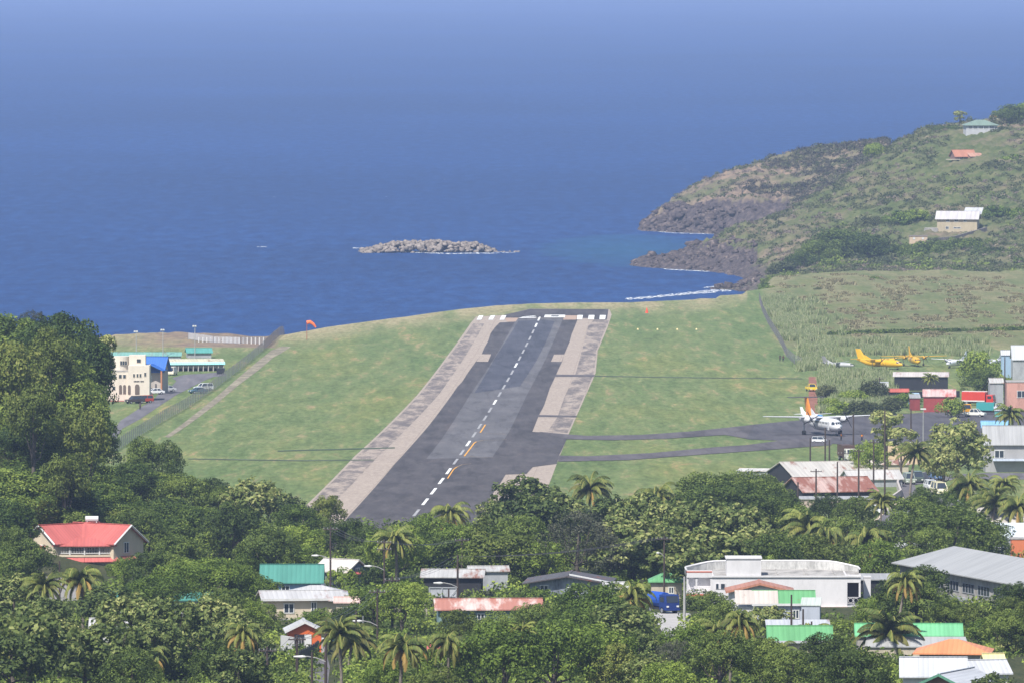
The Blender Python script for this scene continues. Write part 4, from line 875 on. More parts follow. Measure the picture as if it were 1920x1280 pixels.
for (c0, c1) in ((xl + .2, xl + 1.15), (xl + 1.35, xa - .2)):      # arch spandrels
    n_ = 8; top = zc_ + .02; vs_ = []; R0 = (c1 - c0) / 2
    for i in range(n_ + 1):
        t_ = math.pi * i / n_; x = (c0 + c1) / 2 - math.cos(t_) * R0; z_ = top - .75 + math.sin(t_) * .62
        vs_ += [(x, y0 + .02, z_), (x, y0 + .02, top), (x, y0 + .22, z_), (x, y0 + .22, top)]
    m_.add(vs_, [(4 * i, 4 * i + 4, 4 * i + 5, 4 * i + 1) for i in range(n_)] + [(4 * i + 2, 4 * i + 3, 4 * i + 7, 4 * i + 6) for i in range(n_)] + [(4 * i, 4 * i + 2, 4 * i + 6, 4 * i + 4) for i in range(n_)])
m_.build("balcony", WV, r_)
def lattice(x0, x1, y, z0, z1, parent, n):
    m_ = MB(); [m_.box(((x0 + x1) / 2, y, z), (x1 - x0, .08, .07)) for z in (z0, z1)]
    for i in range(n):
        cx = x0 + (i + .5) * (x1 - x0) / n; rr = min((x1 - x0) / n, z1 - z0) * .42
        m_.tube([(cx + rr * math.cos(t_), y, (z0 + z1) / 2 + rr * math.sin(t_)) for t_ in np.linspace(0, 6.2832, 11)], .03, 4, False); m_.box((x0 + i * (x1 - x0) / n, y, (z0 + z1) / 2), (.05, .06, z1 - z0))
    m_.build("railing", WV, parent)
lattice(xl + .2, xa - .2, y0 + .1, zb_ + .05, zb_ + .85, r_, 5)
# right-hand recess with its dark opening and lattice rail
m_ = MB(); m_.box(((xr0 + xr) / 2, -2.5, zz(1141)), (xr - xr0, 5.0, .9)); m_.box(((xr0 + xr) / 2, -3.2, zt - .4), (xr - xr0, 3.6, .75)); m_.box((xr - .12, y0 + .15, zt / 2 + .9), (.24, .25, zt - 1.0)); m_.build("recess_frame", WV, r_)
m_ = MB(); m_.box(((xr0 + xr) / 2, -1.6, zz(1113)), (xr - xr0 - .05, .1, zz(1093) - zz(1120) + 1)); m_.build("recess_back", paint((.07, .05, .05), .8, .2), r_)
lattice(xr0 + .08, xr - .25, y0 + .1, zz(1131), zz(1119), r_, 2)
m_ = MB(); m_.box(((m2(1530) + xr0) / 2, y0 - .15, zz(1145)), (xr0 - m2(1530), .3, zz(1134) - zz(1152))); m_.build("plinth", paint((.72, .55, .52), .7, .2), r_)
m_ = MB(); m_.box((m2(1350), y0 - .03, zz(1098)), (1.3, .06, .75)); w_ = m_.build("window", WV, r_); m_ = MB(); m_.box((m2(1343.5), y0 - .07, zz(1098)), (.3, .06, .6)); m_.box((m2(1354), y0 - .07, zz(1098)), (.48, .06, .6)); m_.build("pane", glass(), w_)
house("outbuilding", "low pale terrace wall just right of the curved white villa", "wall", 1627, 1195, .9, 1.5, 0, None, None, h=3.4, rise=.1, roof='flat', wm=WV, rm=WV, o=.05)

# in front of the white villa
house("red_gable_house", "house whose red gable peak rises in front of the white villa", "house", 1425, 1158, 7.6, 6, 0, 1105, 1089, roof='gy', wm=WHITE, rm=TERR, o=.5, fascia=TERR)
r_, hh = house("grey_house", "blue-grey walled house with a half cream, half green roof", "house", 1470, 1122, 7.0, 6.5, 0, 1128, 1106, roof='gx', wm=paint((.42, .45, .52), .75, .12), rm=GREENR, o=.35, fascia=WHITE, wins=wf((-1.4, .62, 1.0, .8), (1.4, .58, .7, 1.0)))
m_ = MB(); W_ = 7.0; x0 = -5.9; k_ = (zrow(1470, 1106, 1122) - spot(1470, 1122).z - hh) / 3.25; m_.slab([(x0, -3.66, hh - k_ * .4 + .05), (-.7, -3.66, hh - k_ * .4 + .05), (-.7, 0, hh + 3.25 * k_ + .05), (x0, 0, hh + 3.25 * k_ + .05)], .1); m_.build("cream_roof", roofing((.55, .49, .44), .1, .6), r_)
m_ = MB(); m_.box((-4.8, -1.4, hh / 2 - .4), (2.2, 3.6, hh - .2)); m_.build("side_wall", WHITE, r_)
house("lean_to", "little lean-to with green-edged white roof beside the blue-grey house", "shed", 1522, 1118, 2.2, 3.5, -4, 1131, 1121, roof='mono', wm=paint((.42, .45, .52), .75, .12), rm=roofing((.55, .6, .55), 0, .5), o=.1)
house("low_house", "low house with pale blue and green roof in front of the blue-grey house", "house", 1500, 1083, 6.4, 6.0, 0, 1196, 1172, roof='gx', wm=BEIGE, rm=GREENR, o=.5, fascia=PALER, wins=wf((-2.4, .5, .7, .7)))
house("flat_annex", "pale flat-roofed annex behind the low green-roofed house", "house", 1497, 1105, 7.0, 4.0, 0, 1172, 1163, roof='mono', wm=WHITE, rm=PALER, o=.2)
r_, hh = house("green_shed", "long shed with bright mint green roof and grey lower roof", "shed", 1705, 1100, 11.6, 6.0, -1, 1188, 1168, roof='gx', wm=CONC, rm=LIMER, o=.3)
m_ = MB(); m_.slab([(-5.0, -5.6, hh - 1.15), (6.6, -5.6, hh - 1.15), (6.3, -3.4, hh - .2), (-4.8, -3.4, hh - .2)], .12); m_.build("lower_roof", GREYR, r_); m_ = MB(); m_.box((.7, -4.2, hh / 2 - 1.1), (10.8, 2.4, hh - .4)); m_.build("lower_wall", BEIGE, r_)
house("orange_roof_house", "house with an orange hipped roof half hidden by a round tree", "house", 1790, 1062, 7.0, 6.0, -6, 1222, 1197, roof='hip', wm=GREYW, rm=ORANR, o=.7)
house("yellow_hut", "little hut with pale yellow roof right of the orange roof", "shed", 1864, 1045, 2.0, 2.2, 8, 1238, 1224, roof='gx', wm=BEIGE, rm=roofing((.75, .68, .35), 0, .5), o=.2)
house("white_roof_house", "white-roofed house between the orange roof and the white gabled house", "house", 1752, 1025, 6.2, 5.0, -2, 1262, 1231, roof='gx', wm=WHITE, rm=PALER, o=.4)
house("white_gable_house", "white-roofed house with a brown gable facing the camera at the lower edge", "house", 1795, 985, 6.4, 8.0, -24, 1290, 1256, roof='gy', wm=paint((.33, .2, .13), .8, .2), rm=PALER, o=.8, fascia=roofing((.1, .25, .17), 0, .5))
house("white_roof_house", "broad white roof behind the brown gable at the lower edge", "house", 1838, 1004, 5.0, 4.5, 12, 1258, 1236, roof='gx', wm=WHITE, rm=PALER, o=.4)
# grey school block, end-on and turning away
cx_, cy_ = XofD(1762, 1225) + 23 * .31, 1225 - 23 * .95; px_ = 960 + cx_ / cy_ * F
hS = zrow(1762, 1052, 1225) - spot(px_, cy_).z
r_, hh = house("school_block", "long two-storey grey concrete block with pale hipped roof at the right edge", "building", px_, cy_, 46, 11, -72, None, None, h=hS, rise=2.4, roof='hip', wm=CONC, rm=GREYR, o=.9)
for i in range(8): window(r_, 'f', -20 + i * 5.6, hh - 1.75, 4.2, 1.25, 46, 11, GREYW, None, 3)
for i in range(8): window(r_, 'f', -15 + i * 5.0, hh - 4.9, 2.0, 1.7, 46, 11, WHITE, DK, 0)
m_ = MB(); m_.box((0, -5.62, hh - 3.3), (46.1, .3, .5)); m_.build("ledge", GREYW, r_)
# ---------------- airport side
house("office_block", "two-storey grey office block with pale grey roof beside the apron", "building", 1915, 1735, 13.5, 9, 0, 829, 797, roof='gx', wm=paint((.36, .35, .35), .8, .12), rm=GREYR, o=.5, wins=wf((-4.2, .62, 1.7, 1.4)), awn=[('f', -1, 2.6, 9, 1.5, .3, roofing((.4, .45, .52), 0, .6))])
house("salmon_building", "salmon pink concrete building beyond the office block", "building", 1925, 2080, 9, 8, 0, 716, None, roof='flat', wm=paint((.55, .3, .24), .8, .25), rm=CONC, o=.1, wins=wf((-1.2, .6, 2.0, 1.5)))
house("hangar", "white hangar roof at the right edge above the salmon building", "hangar", 1925, 2290, 7, 9, 0, 672, 647, roof='gx', wm=GREYW, rm=PALER, o=.3)
house("long_shed", "long grey tin-roofed shed with dark front above the red shed", "shed", 1728, 2215, 12.6, 6, -4, 704, 697, roof='gx', wm=DK, rm=roofing((.55, .5, .48), .25, .6), o=.4)
wall_run("boundary_wall", "dark low stone wall in front of the long grey shed", [(1655, 2160), (1720, 2165), (1800, 2168)], 1.5, .4, DK)
house("red_shed", "barn-red shed with streaked red roof beside the apron", "shed", 1762, 2075, 7.0, 5.5, -2, 741, 729, roof='gx', wm=paint((.33, .06, .055), .7, .2), rm=roofing((.55, .42, .40), .8, .9, rustc=(.42, .10, .09)), o=.25)
house("red_shed", "small dark red lean-to left of the barn-red shed", "shed", 1716, 2085, 2.2, 4, 0, 744, 739, roof='mono', wm=paint((.25, .05, .05), .7, .2), rm=GREYR, o=.15)
house("red_hut", "low rust-red hut roof left of the blue container", "shed", 1685, 2135, 4.6, 3.5, 0, 733, 728, roof='gx', wm=DK, rm=REDR, o=.2)
house("storage_container", "pale blue steel container behind the red sheds", "container", 1714, 2120, 2.4, 2.4, 0, None, None, h=2.5, rise=.1, roof='flat', wm=paint((.12, .25, .55), .5, .1), rm=paint((.45, .6, .75), .5, .1), o=.02)
house("storage_container", "white steel container left of the long grey shed", "container", 1653, 2200, 3.4, 2.4, 0, None, None, h=2.3, rise=.1, roof='flat', wm=WHITE, rm=PALER, o=.02)
house("beige_building", "beige flat-topped building behind the tall palm by the apron", "building", 1705, 1775, 9.0, 6, 2, 832, None, roof='flat', wm=paint((.62, .46, .30), .8, .1), rm=CONC, o=.15)
house("warehouse", "wide warehouse with an off-white tin roof at the airfield's edge", "warehouse", 1540, 1680, 15, 18, 14, 896, 864, roof='gx', wm=DK, rm=roofing((.52, .49, .45), .3, .8), o=.3)
house("warehouse", "small off-white roofed shed at the left end of the warehouses", "warehouse", 1422, 1700, 6.5, 8, -10, 897, 882, roof='gx', wm=GREYW, rm=roofing((.6, .58, .55), .3, .8), o=.2)
house("warehouse", "warehouse with cream roof and rust stripes behind the others", "warehouse", 1650, 1735, 10.0, 8, 4, 877, 861, roof='gx', wm=BEIGE, rm=roofing((.66, .58, .48), .6, 1.0), o=.3)
house("warehouse", "warehouse with a plain white roof beside the coast road", "warehouse", 1635, 1660, 9.5, 8, 10, 903, 880, roof='gx', wm=GREYW, rm=roofing((.52, .5, .48), .15, .8), o=.3)
house("rusty_warehouse", "front warehouse with a heavily rusted brown roof", "warehouse", 1556, 1598, 13.0, 12, 16, 919, 893, roof='gx', wm=DK, rm=roofing((.5, .36, .32), .95, .8, rustc=(.24, .09, .06)), o=.4)
house("long_lean_to", "pale long lean-to along the front of the rusted warehouse", "shed", 1570, 1562, 12.5, 3, 2, 936, 930, roof='mono', wm=paint((.45, .36, .3), .8, .5), rm=GREYR, o=.2)
wall_run("road_wall", "pale curved retaining wall beside the coast road", [(1640, 1560), (1664, 1562), (1690, 1608), (1684, 1650), (1690, 1675), (1720, 1690), (1748, 1700)], 1.3, .35, paint((.5, .45, .42), .85, .2))
wall_run("slatted_fence", "row of pale upright posts in front of the lean-to", [(1622, 1546), (1650, 1556)], .5, .1, GREYW, "fence", (.55, .16, WHITE))
wall_run("slatted_fence", "pale post fence above the curved retaining wall", [(1672, 1665), (1692, 1685)], .5, .1, GREYW, "fence", (.55, .16, WHITE))
house("beige_roof_building", "long building with flat beige roof under the right-hand palms", "building", 1895, 1455, 9.5, 7, 0, 978, 953, roof='mono', wm=GREYW, rm=roofing((.55, .5, .45), .1, .8), o=.2)
house("white_roof_building", "long building with a white and pale teal roof at the right edge", "building", 1905, 1395, 10.0, 7, 0, 1006, 982, roof='mono', wm=GREYW, rm=roofing((.62, .68, .72), .0, .8), o=.2)
house("orange_wall_hut", "hut with an orange-red front at the right edge above the school block", "shed", 1918, 1350, 3.2, 3, 0, 1010, None, roof='flat', wm=paint((.6, .18, .08), .8, .1), rm=CONC, o=.1)
house("open_shelter", "long grey roof on posts behind the white villa's right side", "shelter", 1650, 1290, 6.0, 4, 0, 1083, 1076, roof='mono', wm=DK, rm=GREYR, o=.3)
house("sea_green_house", "sea-green tin roof showing between trees right of the villa", "house", 222, 1195, 3.6, 4, 30, 1118, 1105, roof='gx', wm=GREYW, rm=TEALR, o=.3)
house("sea_green_house", "long sea-green roof glimpsed among the trees left of the blue cottage", "house", 372, 1190, 5.5, 4, -5, 1122, 1110, roof='gx', wm=GREYW, rm=TEALR, o=.3)
house("plain_house", "grey-walled house partly hidden behind the leftmost orange-fronded palm", "house", 108, 1222, 4.6, 4, 10, 1086, 1078, roof='flat', wm=paint((.4, .38, .38), .8, .2), rm=CONC, o=.2)
house("plain_house", "white house glimpsed through pale big-leaved trees at lower left", "house", 215, 1085, 5.5, 4, 0, 1172, 1158, roof='gx', wm=WHITE, rm=WHITER, o=.3)
house("plain_house", "small white house between the two lower-middle coconut palms", "house", 828, 1070, 2.6, 3, 0, 1225, 1208, roof='gx', wm=WHITE, rm=PINKR, o=.3)
wall_run("yard_wall", "low cream yard wall between the cream porch house and rusty pink roof", [(700, 1150), (735, 1158), (800, 1160)], 1.6, .25, BEIGE)

house("teal_shed", "small teal-fronted shed at the apron's right edge beyond the fire engine", "shed", 1880, 2045, 3.2, 3, 0, 772, 762, roof='mono', wm=paint((.15, .42, .36), .7, .1), rm=PALER, o=.2)
house("blue_roof_shed", "low shed with a pale blue roof behind the big-leaved tree by the apron", "shed", 1868, 1880, 5.6, 4, 0, 799, 788, roof='gx', wm=GREYW, rm=roofing((.22, .42, .62), .05, .6), o=.3)
house("tin_hut", "rusty tin hut left of the salmon building", "shed", 1868, 2120, 3.0, 3, 6, 716, 708, roof='gx', wm=GREYW, rm=GALV, o=.2)
house("site_hut", "pale blue site hut left of the white hangar", "shed", 1888, 2300, 2.6, 3, 0, 664, 656, roof='gx', wm=paint((.3, .42, .55), .7, .1), rm=PALER, o=.2)
# cream three-storey building with its round stair tower
D_ = 2150; b = spot(240, D_); r_ = empty("cream_building", b, 0, "cream three-storey building with round tower left of the blue pavilion", "building"); X_ = lambda px: (px - 240) / F * (D_ - 4); Z_ = lambda py: zrow(240, py, D_ - 4) - b.z
CR = paint((.66, .59, .50), .7, .08)
m_ = MB(); m_.box((X_(221), 0, Z_(697) / 2 - .5), (X_(243) - X_(199), 8, Z_(697) + 1)); m_.box((X_(168), 1, Z_(700) / 2 - .5), (X_(198) - X_(140), 6, Z_(700) + 1)); m_.build("wall", CR, r_)
m_ = MB(); m_.box((X_(261), -.6, Z_(685) / 2 - .5), (X_(281) - X_(241), 8.2, Z_(685) + 1)); m_.build("front_block", CR, r_)
m_ = MB(); m_.tube([(X_(225), .5, Z_(699)), (X_(225), .5, Z_(669))], (X_(243) - X_(208)) / 2, 20); m_.build("round_tower", CR, r_)
m_ = MB(); m_.box((X_(257), 1.2, (Z_(690) + Z_(667)) / 2), (X_(273) - X_(242), 5, Z_(667) - Z_(690))); m_.build("upper_block", CR, r_)
m_ = MB(); m_.box((X_(221), 0, Z_(697) + .2), (X_(243) - X_(199) - .3, 7.5, .25)); m_.build("terrace", CONC, r_)
for (px, py, w_, h_, yy) in [(215, 705, .7, .8, -4), (226, 705, .6, .75, -4), (234, 705, .6, .75, -4), (214, 727, .6, .8, -4), (252, 703, .35, .7, -4.7), (258.5, 703, .35, .7, -4.7), (264, 703, .35, .7, -4.7), (273, 701, .4, .8, -4.7), (227, 681, .45, .9, -1.68), (231.5, 681, .45, .9, -1.62), (236, 681, .45, .9, -1.4), (260, 677, .9, .8, -1.3)]:
    m_ = MB(); m_.box((X_(px), yy - .04, Z_(py)), (w_ + .16, .08, h_ + .16)); f_ = m_.build("window", CR, r_); m_ = MB(); m_.box((X_(px), yy - .09, Z_(py)), (w_, .05, h_)); m_.build("pane", glass(), f_)
for (px, w_, yy) in [(226.5, .65, -4), (234, .65, -4), (243, .6, -4.75), (258, 1.0, -4.75)]:
    m_ = MB(); n_ = 8; pts = [(-w_ / 2, 0), (w_ / 2, 0), (w_ / 2, 1.8)] + [(w_ / 2 * math.cos(math.pi * i / n_), 1.8 + w_ / 2 * math.sin(math.pi * i / n_)) for i in range(1, n_)] + [(-w_ / 2, 1.8)]
    m_.prism([(X_(px) + a_, Z_(738) + c_) for a_, c_ in pts], yy - .08, yy + .02); m_.build("archway", paint((.14, .11, .09), .9, .1), r_)
m_ = MB(); [m_.box((X_(252) + i * .17, -4.76, Z_(714)), (.11, .06, .28 if i % 3 else .2)) for i in range(14) if i != 8]; m_.build("lettering", DK, r_)
# blue gabled pavilion
r_, hh = house("blue_pavilion", "pavilion with bright blue crossing roofs and orange posts", "building", 292, 2195, 4.4, 5, -14, 690, 668, roof='gx', wm=paint((.45, .4, .36), .8, .15), rm=roofing((.03, .13, .46), 0, .6), o=.8, wins=wf((-1.0, .6, 1.2, 1.2)))
m_ = MB(); m_.slab([(-3.6, -5.4, hh - .4), (-.2, -5.4, hh + 1.1), (-.2, -1, hh + 1.1), (-3.6, -1, hh - .4)], .12); m_.slab([(-.2, -5.4, hh + 1.1), (3.2, -5.4, hh - .4), (3.2, -1, hh - .4), (-.2, -1, hh + 1.1)], .12); m_.build("porch_roof", roofing((.03, .13, .46), 0, .6), r_)
m_ = MB(); [m_.box((x, -5.1, hh / 2 - .4), (.35, .35, hh)) for x in (-3.0, 0, 2.8)]; m_.build("post", paint((.45, .2, .1), .7, .1), r_)
m_ = MB(); m_.box((-1.6, -3.6, 1.3), (2.4, .3, 2.6)); m_.build("green_door", paint((.05, .28, .24), .6, .1), r_)
# long garage range
D_ = 2345; b = spot(366, D_); r_ = empty("garage_range", b, R(9), "long row of open garage bays with a turquoise roof edge", "garages"); W_ = 14.0; hh = zrow(366, 679, D_) - b.z
m_ = MB(); m_.box((0, 2.6, hh / 2 - .3), (W_, .3, hh)); m_.box((0, .1, hh - .65), (W_, .3, 1.5)); [m_.box((-W_ / 2 + i * W_ / 11, .9, hh / 2 - .3), (.22, 3.3, hh)) for i in range(12)]; m_.build("wall", paint((.42, .38, .36), .8, .15), r_)
m_ = MB(); m_.slab([(-W_ / 2 - .4, -.6, hh), (W_ / 2 + .4, -.6, hh), (W_ / 2 + .4, 3.4, hh + .75), (-W_ / 2 - .4, 3.4, hh + .75)], .12); m_.build("roof", roofing((.6, .56, .42), .15, .8), r_)
m_ = MB(); m_.slab([(-W_ / 2 - .4, -1.0, hh - .42), (W_ / 2 + .4, -1.0, hh - .42), (W_ / 2 + .4, -.6, hh + .08), (-W_ / 2 - .4, -.6, hh + .08)], .12); m_.build("roof_edge", roofing((.35, .75, .78), 0, .6), r_)
for i in range(11): m_ = MB(); m_.box((-W_ / 2 + (i + .5) * W_ / 11, 2.4, hh * .36), (W_ / 11 - .3, .1, hh * .72)); m_.build("bay_door", paint((.12, .11, .115), .8, .1), r_)
house("long_green_roof", "long low building with a faded green roof behind the garages", "building", 262, 2400, 21, 6, 1, 666, 660, roof='gx', wm=GREYW, rm=roofing((.2, .4, .35), .1, .8), o=.3)
house("green_gable_hall", "hall with a dark sea-green roof behind the garage range", "building", 372, 2440, 6.2, 6, 6, 664, 652, roof='gx', wm=GREYW, rm=roofing((.1, .33, .29), 0, .8), o=.4)
def mesh_fence(name, label, rows, h, tint, panel=3.0, group=None):
    """chain-link fence: thin woven sheet on steel posts, along ground rows"""
    key = ("mesh", tint)
    if key not in MATS:
        t = NT("chain_link"); t.col(tint, .6, .4, 0); tr = t.node("ShaderNodeBsdfTransparent"); mx = t.node("ShaderNodeMixShader")
        n = t.noise(t.coord("Object", (1, 1, .2)), .5, 3, .6); t.l.new(t.ramp(n, [(.3, (.28,) * 3), (.7, (.5,) * 3)]), mx.inputs[0])
        t.l.new(tr.outputs[0], mx.inputs[1]); t.l.new(t.b.outputs[0], mx.inputs[2]); t.l.new(mx.outputs[0], t.n["Material Output"].inputs[0]); MATS[key] = t.m
    pts = [ground_px(*p) if p[1] > 566 else spot(p[0], 2915 + (557 - p[1]) * 7) for p in rows]; o = pts[0]; root = empty(name, o, 0, label, "fence", group); mb = MB(); posts = 0
    for a_, b_ in zip(pts[:-1], pts[1:]):
        L_ = (b_ - a_).length; n_ = max(1, int(L_ / panel)); m_ = MB()
        for k in range(n_):
            q = a_.lerp(b_, k / n_) - o; z_ = float(H(960 + (q.x + o.x) / (q.y + o.y) * F, q.y + o.y)) - o.z; q1 = a_.lerp(b_, (k + 1) / n_) - o; z1 = float(H(960 + (q1.x + o.x) / (q1.y + o.y) * F, q1.y + o.y)) - o.z
            mb.quad((q.x, q.y, z_ + .05), (q1.x, q1.y, z1 + .05), (q1.x, q1.y, z1 + h), (q.x, q.y, z_ + h))
            if posts < 95: m_ = MB(); m_.tube([(q.x, q.y, z_ - .3), (q.x, q.y, z_ + h + .15)], .07, 5); m_.build("post", paint((.16, .15, .16), .6, .1), root); posts += 1
    mb.build("mesh", MATS[key], root); return root
mesh_fence("perimeter_fence", "long grey chain-link fence running diagonally along the airfield's left side", [(215, 846), (260, 817), (300, 792), (350, 764), (398, 731), (440, 700), (468, 678), (494, 656)], 2.3, (.5, .47, .5), 7)
mesh_fence("perimeter_fence", "rusty brown end of the left fence by the sea", [(494, 656), (510, 643), (524, 630), (534, 624)], 2.4, (.26, .17, .13), 4)
mesh_fence("perimeter_fence", "grey chain-link fence curving along the field mound on the right", [(1424, 562), (1430, 585), (1441, 608), (1456, 632), (1466, 648), (1475, 668), (1490, 682), (1504, 688)], 2.4, (.26, .24, .27), 9)
f_ = mesh_fence("shore_fence", "fence of white concrete posts along the shore left of the windsock", [(352, 646), (400, 648), (450, 648), (497, 646)], 1.8, (.55, .58, .65), 60)
for k in range(17):
    q = ground_px(372 + k * 7.6, 647.5) ; m_ = MB(); m_.box((q.x - f_.location.x, q.y - f_.location.y, q.z - f_.location.z + .9), (.3, .3, 2.6)); m_.build("post", WHITE, f_)
# ---- houses on the hill
r_, hh = house("hilltop_house", "white hilltop house with pale green roof and window band", "house", 1838, 3700, 12.5, 9, 5, 235, 225, roof='hip', wm=paint((.48, .48, .50), .7, .1), rm=roofing((.20, .27, .22), 0, .8), o=.7)
for k, u in enumerate((-4.6, -2.6, -.3, 1.6, 4.0)): window(r_, 'f', u, hh * .7, 1.5, hh * .34, 12.5, 9, None, None, 2)
m_ = MB(); m_.box((4.8, -4.55, hh * .15), (3.0, .1, .9)); m_.build("undercroft", DK, r_)
r_, hh = house("hill_house", "brown house with a terracotta roof below the hilltop house", "house", 1805, 3600, 8.0, 6, 18, 292, 281, roof='gx', wm=paint((.22, .13, .11), .8, .2), rm=TERR, o=.6, wins=wf((-1.5, .5, 1.4, 1.0)))
m_ = MB(); m_.slab([(.6, -6.5, hh - .3), (6.5, -6.5, hh - .3), (6.2, -3, hh + 1.0), (.6, -3, hh + 1.0)], .12); m_.build("lower_roof", roofing((.5, .28, .2), .1, .8), r_); m_ = MB(); m_.box((3.4, -4.4, hh / 2 - .5), (5, 3.2, hh)); m_.build("lower_wall", paint((.35, .2, .15), .8, .2), r_)
m_ = MB(); m_.box((-5.2, -3.2, .5), (4.5, 3.5, .3)); m_.build("deck", BEIGE, r_)
r_, hh = house("hill_house", "two-storey beige house with a ribbed white roof on the slope", "house", 1797, 3385, 14.6, 8, -9, 409, 396, roof='gx', wm=paint((.44, .37, .26), .8, .15), rm=roofing((.52, .49, .50), 0, 1.6), o=.7, wins=wf((-3.4, .82, 1.1, 1.0), (-.3, .82, 1.3, 1.0), (3.0, .82, 1.0, 1.0), (-3.6, .3, 1.1, 1.0), (0, .3, 2.6, .5)))
m_ = MB(); m_.slab([(2.0, -1.0, hh + 1.4), (8.6, -1.0, hh + 1.4), (8.8, 3.8, hh + 3.6), (2.2, 3.8, hh + 3.6)], .15); m_.build("upper_roof", PALER, r_)
m_ = MB(); m_.box((-9.5, -2.5, hh * .25), (5.0, 4, .35)); m_.box((-9.5, -4.3, .6), (5.0, .3, 1.5)); m_.build("terrace", CONC, r_)
r_, hh = house("garden_house", "little flat beige hut with two white windows below the white-roofed hill house", "shed", 1722, 3345, 6.4, 4, 0, 443, None, roof='flat', wm=paint((.55, .42, .30), .8, .1), rm=paint((.22, .18, .17), .8, .1), o=.2, wins=[('f', -1.6, .55, .7, .7, WHITE, WHITE), ('f', 1.6, .55, .7, .7, WHITE, WHITE)])
house("tiny_roof_house", "tiny orange-roofed house behind the hilltop house", "house", 1865, 3795, 3.4, 3, 0, 222, 217, roof='gx', wm=BEIGE, rm=ORANR, o=.2)
wall_run("terrace_wall", "long low retaining wall below the white-roofed hill house", [(1738, 3340), (1790, 3352), (1850, 3372)], 1.3, .4, paint((.3, .26, .25), .9, .3))
r0 = np.random.RandomState(31); hx = r0.uniform(1556, 1990, 420); hd = 2612 + (hx - 1556) * .1 + r0.uniform(-3, 3, 420)
HEDGE = np.stack([XofD(hx, hd), hd, H(hx, hd) + .1], 1)
# roads by the coast
sheet("road", [(1625, 1000), (1640, 980), (1665, 957), (1698, 938), (1690, 915), (1697, 903), (1750, 891), (1850, 886), (1940, 886), (1940, 898), (1850, 898), (1762, 900), (1716, 909), (1722, 925), (1760, 932), (1800, 948), (1800, 965), (1745, 950), (1714, 950), (1700, 968), (1680, 1000)], .04, M_road)
sheet("kerb", [(1640, 977), (1663, 953), (1694, 936), (1686, 914), (1694, 901), (1696, 902.5), (1690, 915), (1698, 937.5), (1666, 956), (1644, 978)], .12, paint((.62, .5, .38), .8, .1))
sheet("yard", [(1218, 1147), (1262, 1146), (1296, 1150), (1292, 1205), (1262, 1215), (1240, 1180)], .05, paint((.42, .40, .39), .9, .2, .3))
sheet("driveway", [(545, 1290), (560, 1262), (590, 1240), (612, 1228), (618, 1250), (612, 1300)], .05, M_road)
# ---------------- ground cover nobody could count
def scatter(name, pts, rad, size, nleaf, mat, seed, hue=None, up=.5, squash=.75, label=None, cat=None):
    """leaf clumps over many points, one object"""
    rs = np.random.RandomState(seed); pts = np.asarray(pts); n = len(pts); rad = np.asarray(rad).reshape(-1, 1).repeat(nleaf, 0)
    w = unit(n * nleaf, rs); w[:, 2] = np.abs(w[:, 2]); p = pts.repeat(nleaf, 0) + w * rad * rs.uniform(.55, 1.08, (n * nleaf, 1)) * np.array([1, 1, squash])
    nn = w * .7 + np.array([0, 0, up * .2]) + rs.normal(size=w.shape) * .4; nn /= np.linalg.norm(nn, axis=1)[:, None]
    b = (np.clip(rs.uniform(0, 1, n) if hue is None else hue, 0, 1).repeat(nleaf) * .6 + rs.uniform(0, 1, n * nleaf) * .4)
    sz = (size * rad[:, 0] / rad.mean()); V, Fc, C = leaves(p, nn, sz, rs, b)
    o = link(name, np_mesh(name, V, Fc, C), mat); tag(o, label, cat, None, 'stuff'); return o
rs = np.random.RandomState(4)
# town undergrowth
px = rs.uniform(-250, 2150, 7000); D = 1 / rs.uniform(1 / 1490., 1 / 930., 7000); pts = []; rad = []
KEEP = []      # (px0, px1, D0, D1) left clear: yards, roads, houses
KEEP += [(1222, 1295, 1060, 1215), (590, 650, 900, 1075), (540, 615, 1060, 1120), (480, 680, 1140, 1180), (60, 270, 1250, 1330), (480, 680, 1235, 1290), (1280, 1640, 1150, 1230), (1600, 1830, 1050, 1110), (1720, 1950, 950, 1040), (1440, 1560, 1100, 1160), (1620, 2050, 1440, 1500), (1790, 2050, 1200, 1290), (820, 1020, 1150, 1190), (1000, 1150, 1215, 1260)]
hh = H(px, D)
for a_, d_, h_ in zip(px, D, hh):
    if any(k[0] < a_ < k[1] and k[2] < d_ < k[3] for k in KEEP): continue
    if a_ > 1380 and d_ > 1440: continue
    pts.append((XofD(a_, d_), d_, h_ - .2)); rad.append(rs.uniform(1.0, 2.4))
half = len(pts) // 2
scatter("undergrowth", pts[:half], rad[:half], .42, 70, LM['mango'], 11, label="dark tangled undergrowth between the town's trees", cat="undergrowth")
scatter("undergrowth", pts[half:], rad[half:], .42, 70, LM['lime'], 12, label="bright green undergrowth between the town's trees", cat="undergrowth")
o = scatter("hedge", HEDGE, np.random.RandomState(5).uniform(.6, 1.4, len(HEDGE)), .5, 40, LM['mango'], 15, label="long dark hedge across the field behind the yellow planes", cat="hedge"); del o['kind']
